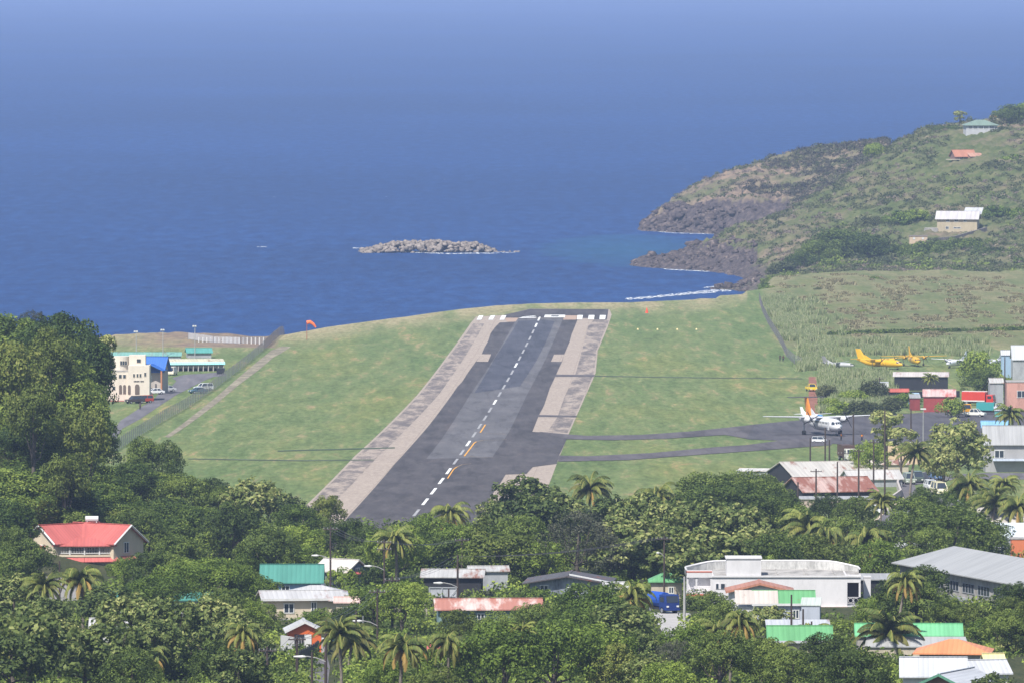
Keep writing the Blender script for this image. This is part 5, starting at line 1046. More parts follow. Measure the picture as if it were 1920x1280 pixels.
# scrub on the headlands
def hillpts(n, f, px0=1200, px1=1990, D0=3180, D1=4130, zmin=4.5, seed=1):
    r = np.random.RandomState(seed); a_ = r.uniform(px0, px1, n); d_ = r.uniform(D0, D1, n); h = H(a_, d_); X = XofD(a_, d_)
    k = f(a_, d_, h, X, r) & (h > zmin); return np.stack([X, d_, h - .3], 1)[k], a_[k], d_[k]
lawn = lambda a_, d_: ((np.abs(a_ - 1835) < 60) & (d_ > 3600) & (d_ < 3730)) | ((a_ > 1690) & (a_ < 1860) & (d_ > 3335) & (d_ < 3425)) | ((a_ > 1755) & (a_ < 1875) & (d_ > 3560) & (d_ < 3640))
cliff = lambda a_, d_, h: ((d_ > 3860) & (d_ < 3945) & (h < 13.5) & (a_ < 1480)) | ((d_ > 3400) & (d_ < 3560) & (a_ < 1440) & (h < 9))
g, ga, gd = hillpts(8200, lambda a_, d_, h, X, r: (fract(X, d_, 60, 41) + r.uniform(-.5, .5, len(a_)) + .35 * (a_ > 1520) > -.05) & ~lawn(a_, d_) & ~cliff(a_, d_, h), seed=1)
scatter("hillside_scrub", g, np.random.RandomState(1).uniform(.8, 2.6, len(g)), .7, 46, LM['scrub'], 21, hue=.5 + .6 * fract(g[:, 0], g[:, 1], 40, 6), label="olive green scrub covering the headlands", cat="scrub")
b, _, _ = hillpts(7000, lambda a_, d_, h, X, r: (fract(X, d_, 60, 41) + r.uniform(-.5, .5, len(a_)) < .12) & ~lawn(a_, d_) & ~cliff(a_, d_, h), seed=2)
LM['bare'] = leaf_mat("bare_scrub", (.07, .055, .05), (.14, .11, .095), (.24, .19, .155), .1)
scatter("hillside_scrub", b, np.random.RandomState(2).uniform(.7, 1.9, len(b)), .5, 40, LM['bare'], 22, up=.2, label="leafless grey-brown scrub on the headlands", cat="scrub")
d, _, _ = hillpts(900, lambda a_, d_, h, X, r: (((d_ < 3330) & (a_ > 1440)) | ((fract(X, d_, 45, 9) > .25) & (a_ > 1500) & (d_ < 3560))) & ~lawn(a_, d_) & ~cliff(a_, d_, h), seed=3)
scatter("hillside_scrub", d, np.random.RandomState(3).uniform(1.3, 3.2, len(d)), .8, 70, LM['mango'], 23, label="dark green thicket along the foot of the hill", cat="scrub")
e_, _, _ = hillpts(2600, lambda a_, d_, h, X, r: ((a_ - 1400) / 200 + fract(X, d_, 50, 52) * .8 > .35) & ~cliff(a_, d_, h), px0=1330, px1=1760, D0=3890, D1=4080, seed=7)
LM['shade_scrub'] = leaf_mat("shade_toned_scrub", (.035, .034, .026), (.07, .066, .045), (.12, .11, .075), .1)  # scrub colours darkened to paint in the shade of the rear slope
scatter("hillside_scrub", e_, np.random.RandomState(9).uniform(1.2, 2.6, len(e_)), .7, 46, LM['shade_scrub'], 24, label="dark brownish scrub on the rear headland's right slope", cat="scrub")
# boulders of the shore, heaped
def rocks(name, pts, rad, mat, seed, **k):
    r = np.random.RandomState(seed); V = []; Fc = []; n0 = 0
    base = unit(14, np.random.RandomState(2)); 
    import mathutils
    for p, q in zip(pts, rad):
        u = unit(12, r) * np.array([1, 1, .75]) * q * r.uniform(.7, 1.2, (12, 1)); bm = bmesh.new()
        for w in u: bm.verts.new(w)
        bmesh.ops.convex_hull(bm, input=bm.verts); bm.verts.ensure_lookup_table(); bmesh.ops.triangulate(bm, faces=bm.faces)
        bm.verts.index_update(); V += [tuple(np.array(v.co) + p) for v in bm.verts]; Fc += [tuple(v.index + n0 for v in f.verts) for f in bm.faces]; n0 = len(V); bm.free()
    o = link(name, np_mesh(name, np.array(V), np.array(Fc)), mat); return o
t = NT("basalt"); n = t.noise(t.coord("Object"), .35, 7, .75); n2 = t.noise(t.coord("Object"), 1.6, 4, .7)
M_rock = t.col(t.mix(1.0, t.ramp(n, [(.3, (.03, .026, .028)), (.5, (.085, .068, .066)), (.62, (.18, .14, .125)), (.75, (.36, .3, .26))]), t.ramp(n2, [(.3, (.7,) * 3), (.7, (1.2,) * 3)]), 'MULTIPLY'), .9, .2); t.bump(n2, .8, .4)
r = np.random.RandomState(8); pts = []; rad = []
for x0, x1, D0, D1, n_ in ((1190, 1420, 3400, 3535, 520), (1205, 1420, 3890, 3955, 900), (1330, 1430, 3235, 3330, 120)):
    A_ = r.uniform(x0, x1, n_); B_ = r.uniform(D0, D1, n_)
    for a_, d_, h in zip(A_, B_, H(A_, B_)):
        if -.6 < h < 11: pts.append((XofD(a_, d_), d_, h)); rad.append(r.uniform(.5, 1.5) if r.rand() < .8 else r.uniform(1.5, 3.0))
o = rocks("shore_rocks", pts, rad, M_rock, 3); tag(o, "dark volcanic rocks heaped along the headland shore", "rocks", None, 'stuff')
t = NT('islet_rock'); n = t.noise(t.coord('Object'), .5, 7, .75); M_isl = t.col(t.ramp(n, [(.3, (.10, .085, .075)), (.5, (.22, .185, .16)), (.65, (.38, .33, .29))]), .9, .2)
# the islet offshore
pts = []; rad = []
for _ in range(560):
    u = r.uniform(-1, 1); w_ = r.uniform(-1, 1); hh = (1 - abs(u) ** 3.2) * (1 - w_ * w_ * .8); 
    if u < -.82: hh *= .55
    pts.append((XofD(805, 3660) + u * 26.5, 3660 + w_ * 11 + u * 3, hh * 3.5 + r.uniform(-.7, .5) + .35 * math.sin(u * 11))); rad.append(r.uniform(.7, 1.9))
for _ in range(50): pts.append((XofD(805, 3660) + r.uniform(25, 35), 3659 + r.uniform(-2, 2), r.uniform(-.4, .1))); rad.append(r.uniform(.3, .8))
o = rocks("rocky_islet", pts, rad, M_isl, 5); tag(o, "low grey rocky islet alone in the sea beyond the runway", "islet")
# foam
t = NT("sea_foam"); nf_ = t.noise(t.coord("Object", (.6, .25, 1)), 1.3, 6, .75); t.col((.8, .83, .85), .8, .2)
tr = t.node("ShaderNodeBsdfTransparent"); mx = t.node("ShaderNodeMixShader"); t.l.new(t.ramp(nf_, [(.47, (0,) * 3), (.56, (1,) * 3)]), mx.inputs[0])
t.l.new(tr.outputs[0], mx.inputs[1]); t.l.new(t.b.outputs[0], mx.inputs[2]); t.l.new(mx.outputs[0], t.n["Material Output"].inputs[0]); M_foam = t.m
def foam(path, w, z=.06):
    W = [P(a_, b_, CZ * F / (b_ + 100)) for a_, b_ in path]; mb = MB()
    fine = []
    for p, q in zip(W[:-1], W[1:]):
        for i in range(8): fine.append(p.lerp(q, i / 8))
    fine.append(W[-1])
    L_ = []; R_ = []
    for i, p in enumerate(fine):
        ww = w * (.45 + .75 * abs(math.sin(i * .9 + path[0][0]))) * (1 if 0 < i < len(fine) - 1 else .1)
        L_.append((p.x, p.y - ww, z)); R_.append((p.x, p.y + ww, z))
    for i in range(len(fine) - 1): mb.quad(L_[i], L_[i + 1], R_[i + 1], R_[i])
    o = mb.build("surf", M_foam); tag(o, kind='structure'); return o
foam([(1172, 561), (1215, 558), (1262, 553), (1300, 549), (1335, 545), (1372, 545)], 9); foam([(1190, 560), (1250, 555.5), (1300, 551), (1345, 548)], 5, .1); foam([(1318, 540), (1340, 537), (1352, 541)], 4)
foam([(1208, 499), (1235, 501), (1250, 505), (1290, 507), (1325, 509), (1382, 509)], 4.5); foam([(1200, 428), (1222, 433), (1262, 437), (1300, 438), (1345, 439)], 4.5)
foam([(660, 465), (685, 466), (700, 468), (750, 472), (800, 474), (845, 476), (880, 475), (930, 475)], 5.5); foam([(925, 475), (975, 473)], 2.5)
foam([(482, 463), (500, 463)], 4)
# tall grass beside the perimeter fence and in the field
def tufts(name, spots, h, n, mat, seed, label, w=.12):
    r = np.random.RandomState(seed); p = np.array(spots).repeat(n, 0); m = len(p); hh = h * r.uniform(.5, 1.25, m)
    p = p + np.stack([r.normal(0, .55, m), r.normal(0, .55, m), np.zeros(m)], 1); az = r.uniform(0, 6.28, m); sd = np.stack([np.cos(az), np.sin(az), np.zeros(m)], 1) * w
    tip = p + np.stack([r.normal(0, .35, m), r.normal(0, .35, m), hh], 1); V = np.stack([p - sd, p + sd, tip + sd * .25, tip - sd * .25], 1).reshape(-1, 3)
    c = np.stack([r.uniform(0, 1, m), np.zeros(m), np.zeros(m), np.ones(m)], 1).repeat(4, 0)
    o = link(name, np_mesh(name, V, np.arange(m * 4).reshape(-1, 4), c), mat); tag(o, label, "grass", None, 'stuff')
r = np.random.RandomState(6); sp = []
for _ in range(2600):
    py = r.uniform(560, 775); fx = np.interp(py, [545, 575, 600, 640, 680, 700, 775], [1430, 1432, 1445, 1468, 1492, 1510, 1540]); a_ = fx + abs(r.normal(0, 38)) + 4
    if py > 700: a_ = r.uniform(1540, 1680)
    if 640 < py < 700: a_ = r.uniform(1500, 1560) if r.rand() < .5 else r.uniform(1560, 1850); 
    if 666 < py < 700 and a_ > 1560: py = r.uniform(655, 668)
    g_ = ground_px(a_, py)
    if fract(np.array(g_.x), np.array(g_.y * .15), 11, 77) < -.12: continue
    sp.append((g_.x, g_.y, g_.z - .1))
LM['reed'] = leaf_mat("tall_grass", (.14, .19, .07), (.27, .33, .14), (.46, .46, .27), .3)
tufts("tall_grass", sp, 1.7, 60, LM['reed'], 7, "tall pale grass growing along the perimeter fence")
A_ = r.uniform(1460, 2000, 2600); B_ = r.uniform(2580, 3110, 2600); X_ = XofD(A_, B_)
k_ = fract(X_, B_ * .12, 14, 31) + r.uniform(-.2, .2, 2600) > .12; sp = np.stack([X_, B_, H(A_, B_) - .05], 1)[k_]
tufts("dry_grass", sp, .55, 34, LM['straw'], 8, "dry straw-coloured grass tufts over the field mound", .16)
LANDMARKS += [("the pink-roofed villa", 160, 1020), ("the wooded knoll's top", 90, 650), ("the wooded knoll's shaded foot", 120, 900), ("the cream three-storey building", 235, 700),
 ("the airfield's left edge", 420, 900), ("the long white-roofed house", 570, 1120), ("the green-roofed blue house", 545, 1075), ("the orange garage", 570, 1185),
 ("the runway's near end", 700, 960), ("the steel billboard frame", 830, 1110), ("the rusty pink roof", 920, 1130), ("the grey dark-roofed house", 1060, 1090), ("the blue truck", 1240, 1130),
 ("the curved white villa", 1450, 1090), ("the grey-walled house", 1500, 1140), ("the green-roofed shed", 1700, 1180), ("the orange hipped roof", 1790, 1210), ("the grey school block", 1850, 1060),
 ("the rusty warehouse", 1560, 910), ("the coast road", 1720, 930), ("the grey office at the apron", 1880, 840), ("the parked propliner", 1545, 800), ("the red shed", 1750, 745), ("the yellow parked planes", 1700, 680),
 ("the lower left corner", 60, 1240), ("the lower edge near the garage", 760, 1240), ("the lower middle edge", 1000, 1240), ("the runway's right grass", 1140, 920),
 ("the lower right-middle edge", 1400, 1240), ("the white gabled house", 1800, 1265), ("the dark utility pole", 350, 1150), ("the green-roofed hilltop house", 1840, 240), ("the white-roofed hill house", 1800, 415),
 ("the red-roofed hill house", 1810, 290), ("the field mound", 1650, 560), ("the rocky point", 1380, 500)]
T = """forest 15 880 1300 190|forest 100 885 1310 190|forest 185 905 1322 150|forest -60 860 1310 200|forest 50 915 1285 160|forest -10 930 1270 140|mango 130 950 1318 110|mango 225 955 1312 100|forest 15 592 1450 210|forest 105 590 1440 175|forest 158 628 1410 125|forest 60 655 1400 220|forest 135 705 1385 150|forest 5 745 1365 200|forest 175 775 1400 90|forest 110 800 1360 190
forest 20 860 1345 200|forest 172 870 1385 125|forest 100 900 1335 180|yellow 150 765 1345 105|yellow 95 615 1385 110|yellow 15 640 1365 130|yellow 60 720 1340 110|yellow 120 850 1300 100|forest 60 780 1350 120|grey 60 583 1470 60|slim 195 628 1420 50
mango 265 818 1510 78|mango 312 826 1505 80|forest 248 868 1440 120|forest 300 885 1455 105|mango 345 888 1450 110|mango 392 896 1440 95|mango 415 912 1415 90|forest 310 935 1390 130|mango 255 950 1370 120|mango 215 925 1400 100
almond 480 897 1440 125|almond 530 925 1430 80|mango 440 940 1385 120|lime 555 945 1430 90|forest 370 950 1345 140|forest 445 968 1335 150|mango 500 985 1340 120|lime 560 985 1380 110|mango 330 1000 1320 110|mango 280 985 1330 100|lime 470 1035 1290 90
mango 285 1030 1275 100|lime 235 1045 1262 70|mango 330 1040 1270 90|umbrella 375 1045 1245 170 1|umbrella 300 1078 1228 150 1|lime 440 1058 1238 100|lime 480 1080 1205 90|mango 420 1100 1190 100
mango 20 985 1300 90|mango 45 1010 1275 110|lime 10 1030 1255 80|almond 25 1075 1190 120|almond 85 1118 1150 120|almond 50 1140 1115 180|almond 20 1185 1070 140|almond 110 1165 1090 120|almond 205 1095 1165 120|almond 245 1112 1140 140|almond 320 1120 1135 150
almond 395 1118 1130 140|almond 440 1150 1095 110|almond 210 1165 1085 150|almond 160 1195 1060 110|almond 290 1160 1095 120|mango 330 1180 1030 230|mango 245 1215 1020 120|mango 420 1200 1045 120|lime 60 1235 1000 180|lime 175 1245 990 160|almond 440 1215 1030 110|almond 480 1190 1060 70|mango 340 1225 990 160
mango 614 928 1440 72|mango 648 972 1420 95|mango 598 965 1430 60|lime 560 1020 1340 90|mango 690 985 1400 90|lime 745 985 1375 120|lime 800 962 1415 100|lime 760 1000 1350 150|mango 830 1000 1345 140|mango 700 1020 1340 110|mango 770 1030 1315 150|lime 880 1005 1340 110
almond 985 892 1445 130|almond 1045 920 1440 110|almond 928 935 1440 70|almond 1000 930 1425 150|almond 1085 945 1420 90|mango 915 970 1385 130|mango 985 965 1390 130|lime 860 985 1390 110|grey 1085 955 1325 160|grey 1140 995 1310 110|mango 950 1000 1325 150|lime 1020 1015 1305 110|mango 900 1035 1300 130|mango 955 1050 1275 120
almond 1150 928 1410 120|almond 1205 922 1400 130|almond 1265 940 1395 130|almond 1180 965 1350 150|almond 1320 935 1375 140|almond 1250 985 1335 150|almond 1385 945 1365 130|almond 1330 985 1330 150|almond 1150 1000 1320 110|almond 1420 985 1325 110|mango 1190 1010 1300 120|mango 1290 1020 1290 110
umbrella 1330 885 1435 150 0|umbrella 1400 882 1445 140 0|umbrella 1365 905 1420 200 2|mango 1450 905 1430 110|mango 1290 925 1430 100|forest 1470 940 1385 110|mango 1440 1000 1330 130|lime 1390 1028 1290 120|lime 1455 1030 1290 110|mango 1330 1030 1280 120|mango 1500 1000 1320 110|almond 1560 985 1320 70|almond 1600 1020 1280 70
mango 1555 925 1490 80|mango 1605 930 1485 80|mango 1520 960 1440 90|mango 1580 965 1400 110|mango 1540 1005 1300 120|mango 1640 975 1400 90|lime 1650 1010 1330 110|almond 1620 1040 1265 60
almond 1795 785 1640 120|almond 1830 820 1630 80|almond 1770 830 1620 80|lime 1800 905 1530 60|mango 1850 915 1520 70|lime 1890 930 1500 60|mango 1780 1120 1170 60|slim 1662 768 1690 70 0|slim 1690 800 1680 60 0|lime 1632 825 1680 70|mango 1735 912 1540 80|mango 1715 930 1510 100|umbrella 1780 948 1420 210 0|umbrella 1820 975 1400 130 2|grey 1710 965 1450 90|mango 1750 985 1370 110|mango 1850 985 1390 100
mango 1732 1058 1235 105|mango 1690 1085 1215 110|lime 1660 1108 1195 150|mango 1720 1095 1195 130|mango 1835 1134 1160 110|mango 1905 1090 1200 80|mango 1890 1140 1140 90|mango 1910 1165 1110 80|lime 1640 1120 1190 90|mango 1775 1128 1175 70|mango 862 1142 1130 80|mango 935 1146 1130 100|lime 990 1140 1135 70|lime 1850 1160 1110 110|mango 1905 1118 1150 70
mango 1325 1105 1150 120|mango 1355 1125 1125 100|almond 1440 1135 1130 90|almond 1430 1160 1100 100|lime 1290 1168 1090 120|mango 1350 1180 1075 130|grey 1272 1200 1050 90|lime 1330 1215 1020 150|mango 1430 1195 1060 110|mango 1480 1215 1030 110|mango 1575 1160 1115 100|mango 1545 1185 1085 120|mango 1620 1175 1095 70|mango 1600 1215 1030 140|lime 1555 1240 1000 130|lime 1420 1250 990 130
almond 1890 1225 1040 120|almond 1905 1185 1075 70|mango 1790 1203 1082 75|mango 1845 1215 1085 60|almond 1860 1262 985 90|mango 1720 1250 1010 60|mango 1640 1255 990 90|lime 1250 1240 1000 110
lime 1110 1092 1165 150|almond 1165 1128 1120 130|mango 1060 1115 1150 100|mango 900 1118 1155 120|mango 965 1112 1165 110|mango 1000 1130 1140 90|lime 945 1165 1085 180|lime 1040 1162 1085 170|lime 1120 1170 1070 150|mango 880 1185 1060 120|lime 830 1215 1030 100|yellow 890 1215 1020 150|lime 975 1210 1025 170|lime 1065 1205 1025 180|mango 1150 1205 1030 120|almond 1200 1180 1055 100|almond 1215 1225 1010 110|lime 1000 1245 985 190|lime 1120 1245 985 180|mango 900 1250 985 150|lime 1200 1255 975 120|yellow 820 1250 985 100|lime 1080 1140 1110 110
bush 640 1062 1240 62|bush 700 1058 1235 62|lime 700 1098 1195 100|lime 755 1090 1200 110|mango 790 1100 1190 70|lime 600 1140 1150 90|mango 660 1135 1150 80|mango 690 1185 1090 90|mango 645 1180 1100 70|mango 770 1250 985 120|lime 720 1235 1000 90|mango 500 1130 1140 60|almond 470 1240 1000 80|lime 460 1125 1150 80|mango 860 1065 1260 90|bush 1010 1100 1190 80|lime 1140 1065 1250 100|mango 1250 1060 1270 70|lime 1220 1050 1290 80"""
for row in T.replace("\n", "|").split("|"):
    f = row.split(); put_tree(f[0], float(f[1]), float(f[2]), float(f[3]), float(f[4]), int(f[5]) if len(f) > 5 else None)
# palms: px, top, depth, span px, shape
for (px, yt, D, sp, v) in [(150, 1032, 1200, 92, 0), (82, 1050, 1230, 80, 4), (135, 1205, 1010, 70, 4), (190, 1225, 990, 80, 3), (275, 1235, 985, 90, 3), (30, 1232, 985, 80, 1), (455, 1140, 1110, 80, 0), (740, 965, 1400, 78, 1), (845, 914, 1415, 85, 0),
  (1107, 866, 1430, 84, 1), (1235, 876, 1400, 98, 3), (1515, 930, 1390, 100, 1), (1548, 952, 1340, 90, 2), (1628, 948, 1330, 110, 2), (1655, 903, 1530, 60, 1), (1718, 808, 1600, 68, 4), (1895, 742, 1790, 58, 1), (1818, 862, 1500, 80, 1), (1868, 893, 1480, 84, 4), (1910, 905, 1440, 80, 1), (1885, 870, 1490, 60, 3),
  (1700, 1045, 1290, 78, 0), (1185, 1062, 1180, 92, 0), (1390, 1118, 1105, 80, 0), (1345, 1190, 1045, 84, 3), (1520, 1200, 1035, 90, 0), (1668, 1198, 1040, 120, 4), (1352, 1248, 975, 70, 1), (1462, 1232, 990, 76, 3), (755, 1150, 1055, 108, 0), (840, 1150, 1075, 90, 2), (662, 1195, 1020, 96, 1), (635, 1130, 1125, 90, 4), (980, 1150, 1120, 50, 4), (800, 1238, 980, 60, 3), (1745, 690, 2100, 30, 4), (1858, 700, 2150, 40, 1)]:
    put_tree('palm', px, yt, D, sp, v, desc={0: 'orange-fronded coconut palm', 1: 'bushy coconut palm', 2: 'drooping coconut palm', 3: 'green coconut palm', 4: 'upright green coconut palm'}[v])
# hill and far-field trees: px, top row, depth, width px
for row in "mango 1500 472 3280 70|mango 1535 452 3310 80|mango 1578 428 3330 120|mango 1630 440 3320 100|farbush 1470 490 3270 60|farbush 1490 510 3200 55|mango 1700 455 3320 80|mango 1750 452 3305 110|mango 1805 446 3310 120|mango 1850 462 3290 90|farbush 1900 480 3290 70|farbush 1660 480 3290 60|mango 1560 485 3260 80|farbush 1620 500 3230 80|farbush 1720 498 3230 90|farbush 1790 500 3230 90|farbush 1870 500 3230 90|mango 1895 196 3750 75|farbush 1930 190 3770 70|mango 1762 242 3730 50|farbush 1735 250 3740 50|farbush 1785 235 3740 40|farbush 1700 262 3715 40|farbush 1860 300 3560 60|farbush 1900 290 3580 70|farbush 1885 250 3690 60|farbush 1640 268 3690 40|farbush 1690 395 3430 60|farbush 1720 392 3430 50|farbush 1870 385 3420 60|farbush 1905 390 3420 60|farbush 1640 405 3440 50|mango 1455 522 3120 60|farbush 1440 540 3060 40|mango 1478 528 3110 55|farbush 1535 541 2960 20|farbush 1640 524 3060 25|farbush 1620 585 2790 24|farbush 1445 548 3000 30".split("|"):
    f = row.split(); put_tree(f[0], float(f[1]), float(f[2]), float(f[3]), float(f[4]))
for row in "slim 1799 208 3760 26|slim 1865 208 3800 14|farbush 1600 730 2120 60|farbush 1640 712 2130 55|farbush 1560 745 2080 50|farbush 1580 752 2060 60|farbush 1620 750 2050 70|farbush 1670 745 2060 60|farbush 1550 720 2150 40|farbush 1700 735 2100 50|farbush 1835 657 2240 70|mango 1845 690 2150 80|farbush 1870 700 2160 60|farbush 1785 745 2040 50|farbush 1570 636 2560 50|farbush 1620 640 2560 40".split("|"):
    f = row.split(); put_tree(f[0], float(f[1]), float(f[2]), float(f[3]), float(f[4]))
label_all(TREES)
# ---------------- vehicles
RUB = paint((.02, .02, .02), .8, .1); CHR = paint((.5, .5, .52), .3, .05, .8, .5, .6)
CARP = {'sedan': (4.4, 1.75, [(-2.2, .35), (-2.2, .75), (-1.0, .92), (1.45, .95), (2.2, .85), (2.2, .35)], (-1.0, 1.6, -.35, .95, .92, 1.42)),
        'suv': (4.5, 1.85, [(-2.25, .4), (-2.25, .95), (-1.1, 1.08), (2.25, 1.1), (2.25, .4)], (-1.15, 2.2, -.5, 2.0, 1.08, 1.75)),
        'van': (4.8, 1.8, [(-2.4, .35), (-2.4, .95), (-2.1, 1.15), (2.4, 1.15), (2.4, .35)], (-2.1, 2.38, -1.4, 2.25, 1.15, 2.0)),
        'pickup': (5.0, 1.85, [(-2.5, .45), (-2.5, .95), (-1.3, 1.08), (2.5, 1.08), (2.5, .45)], (-1.3, .9, -.7, .6, 1.08, 1.75))}
def pbody(mb, prof, w):   # profile in (y, z) extruded across x
    n = len(prof); vs_ = [(-w / 2, y, z) for y, z in prof] + [(w / 2, y, z) for y, z in prof]
    return mb.add(vs_, [tuple(range(n)), tuple(range(2 * n - 1, n - 1, -1))] + [(i, n + i, n + (i + 1) % n, (i + 1) % n) for i in range(n)])
def wheels(root, pos, r, w=.24):
    for x, y in pos:
        m_ = MB(); m_.tube([(x - w / 2, y, r), (x + w / 2, y, r)], r, 14); t_ = m_.build("wheel", RUB, root)
        m_ = MB(); s = 1 if x > 0 else -1; m_.tube([(x + s * w / 2, y, r), (x + s * (w / 2 + .03), y, r)], r * .55, 10); m_.build("hub", CHR, t_)
def car(kind, px, py, head, c, label, cat, D=None, scale=1.0, group=None, lights=True):
    L_, W_, prof, (y0, y1, y2, y3, z0, z1) = CARP[kind]; b = ground_px(px, py) if D is None else spot(px, D)
    root = empty(f"{kind}_car" if kind in ('sedan', 'suv') else kind if kind == 'van' else "pickup_truck", b, R(head), label, cat, group); root.scale = (scale,) * 3
    m = paint(c, .25, .03, .8, .6); pbody(MB(), prof, W_).build("body", m, root, bevel=.08)
    q = W_ / 2 - .06; t = q - .2; m_ = MB()
    m_.add([(-q, y0, z0 - .03), (q, y0, z0 - .03), (q, y1, z0 - .03), (-q, y1, z0 - .03), (-t, y2, z1), (t, y2, z1), (t, y3, z1), (-t, y3, z1)], [(4, 5, 6, 7), (0, 1, 5, 4), (1, 2, 6, 5), (2, 3, 7, 6), (3, 0, 4, 7)]); m_.build("cabin_glass", glass(), root)
    m_ = MB(); m_.box((0, (y2 + y3) / 2, z1 + .025), (2 * t + .1, y3 - y2 + .12, .07))
    for s in (-1, 1):
        for (a_, e_) in (((s * q, y0, z0), (s * t, y2, z1)), ((s * q, y1, z0), (s * t, y3, z1)), ((s * q, (y0 + y1) / 2, z0), (s * t, (y2 + y3) / 2, z1))): m_.tube([a_, e_], .06, 4)
    m_.build("roof", m, root)
    if kind == 'pickup': m_ = MB(); m_.box((0, 1.7, 1.1), (W_ - .3, 1.5, .05)); m_.build("bed", DK, root)
    wheels(root, [(s * (W_ / 2 - .1), y) for s in (-1, 1) for y in (-L_ * .31, L_ * .3)], .33)
    for s in (-1, 1): m_ = MB(); m_.box((s * (W_ / 2 - .3), -L_ / 2 - .01, .68), (.34, .06, .16)); m_.build("headlight", PALEW, root)
    return root
PALEW = paint((.8, .8, .75), .2, .02)
car('suv', 252, 756, -60, (.05, .035, .03), "dark jeep parked before the cream building's arches", "car"); car('suv', 268, 755, -62, (.42, .05, .02), "red jeep parked beside the dark jeep at the cream building", "car")
car('sedan', 290, 739, -70, (.75, .75, .75), "white sedan parked left of the silver one by the blue pavilion", "car"); car('sedan', 312, 734, -72, (.45, .46, .48), "silver sedan parked right of the white one at the pavilion", "car")
car('sedan', 370, 737, -60, (.06, .12, .16), "dark blue sedan on the grass by the fence", "car"); car('suv', 381, 732, -58, (.75, .75, .75), "white car on the grass behind the dark blue sedan", "car")
car('van', 322, 703, -10, (.7, .62, .5), "cream van at the left end of the garage range", "van")
car('pickup', 1522, 733, 12, (.8, .55, .02), "yellow pickup driving on the red dirt track", "pickup truck")
car('suv', 1611, 866, 8, (.05, .055, .06), "dark car beside the white tipper truck", "car")
car('van', 1705, 907, 6, (.3, .34, .27), "grey-green van leading on the coast road", "van"); car('van', 1722, 904, 3, (.07, .09, .07), "dark green van right behind the grey-green van", "van"); car('suv', 1747, 918, 10, (.72, .72, .72), "white car behind the cream minibus on the coast road", "car")
car('van', 1762, 928, 10, (.78, .72, .5), "cream minibus with yellow tint nearest on the coast road", "minibus", scale=1.15); car('sedan', 1757, 899, 14, (.12, .2, .36), "blue car on the far bend of the coast road", "car")
car('sedan', 1648, 963, 24, (.75, .75, .75), "white car by the slatted fence at the road's near end", "car"); car('sedan', 1690, 966, 12, (.2, .24, .3), "slate blue car coming down the road's near end", "car")
car('pickup', 1825, 947, 80, (.75, .75, .76), "white pickup parked under the palms right of the road", "pickup truck"); car('suv', 1850, 943, 75, (.7, .72, .75), "white car parked right of the white pickup under the palms", "car")
car('sedan', 1682, 1022, 60, (.75, .75, .76), "white car glimpsed under trees left of the orange posts", "car", D=1385); car('van', 1738, 1022, 60, (.7, .72, .74), "white van glimpsed under trees right of the orange posts", "van", D=1385)
car('pickup', 1828, 781, 70, (.75, .74, .68), "white pickup in front of the fire engine", "pickup truck"); car('sedan', 1628, 1118, 70, (.03, .2, .2), "dark teal car beside the white villa's right wall", "car", D=1215)
car('van', 1537, 829, 66, (.75, .75, .75), "white baggage van beside the propliner's fuselage", "van", scale=.6)
def truck(name, px, py, head, cab, box, label, L_=6.5, W_=2.3, hb=2.4, D=None, tank=False):
    b = ground_px(px, py) if D is None else spot(px, D); r_ = empty(name, b, R(head), label, "truck"); mc = paint(cab, .3, .05, .8, .5); mb_ = paint(box, .5, .1)
    m_ = MB(); m_.box((0, 0, .62), (W_ * .5, L_ - .3, .3)); m_.build("chassis", DK, r_)
    m_ = MB(); pbody(m_, [(-L_ / 2, .5), (-L_ / 2, 1.5), (-L_ / 2 + .25, 2.45), (-L_ / 2 + 1.7, 2.45), (-L_ / 2 + 1.7, .5)], W_); m_.build("cab", mc, r_, bevel=.07)
    m_ = MB(); m_.add([(-W_ * .42, -L_ / 2 - .03, 1.5), (W_ * .42, -L_ / 2 - .03, 1.5), (W_ * .40, -L_ / 2 + .19, 2.3), (-W_ * .40, -L_ / 2 + .19, 2.3)], [(0, 1, 2, 3)]); [m_.box((s * (W_ / 2 + .01), -L_ / 2 + .95, 1.85), (.04, .9, .6)) for s in (-1, 1)]; m_.build("windscreen", glass(), r_)
    m_ = MB()
    if tank: m_.tube([(0, -L_ / 2 + 1.9, 1.7), (0, L_ / 2, 1.7)], W_ * .48, 16)
    else: m_.box((0, .95, .9 + hb / 2 * .9), (W_, L_ - 2.0, hb * .9))
    m_.build("cargo_body", mb_, r_); m_ = MB(); m_.box((0, -L_ / 2 - .05, .62), (W_, .12, .28)); m_.build("bumper", mc, r_)
    for s in (-1, 1): m_ = MB(); m_.box((s * W_ * .36, -L_ / 2 - .03, 1.0), (.3, .06, .2)); m_.build("headlight", PALEW, r_)
    wheels(r_, [(s * (W_ / 2 - .15), y) for s in (-1, 1) for y in (-L_ / 2 + 1, L_ / 2 - 1.2)], .48, .3); return r_
truck("tipper_truck", 1590, 863, 14, (.6, .58, .52), (.10, .06, .05), "white-cabbed tipper truck facing the camera near the warehouses")
truck("blue_truck", 1243, 1150, 28, (.012, .035, .18), (.02, .085, .42), "royal blue tanker truck parked on the grey yard", 5.2, 2.0, 2.2, D=1166, tank=True)
r_ = truck("fire_engine", 1836, 759, 72, (.55, .04, .03), (.55, .05, .03), "red fire engine at the edge of the apron", 7.5); m_ = MB(); m_.box((0, .9, 3.15), (.5, 6, .18)); m_.box((0, 1.0, 1.0), (2.36, 5.4, .3)); m_.build("ladder", WHITE, r_)
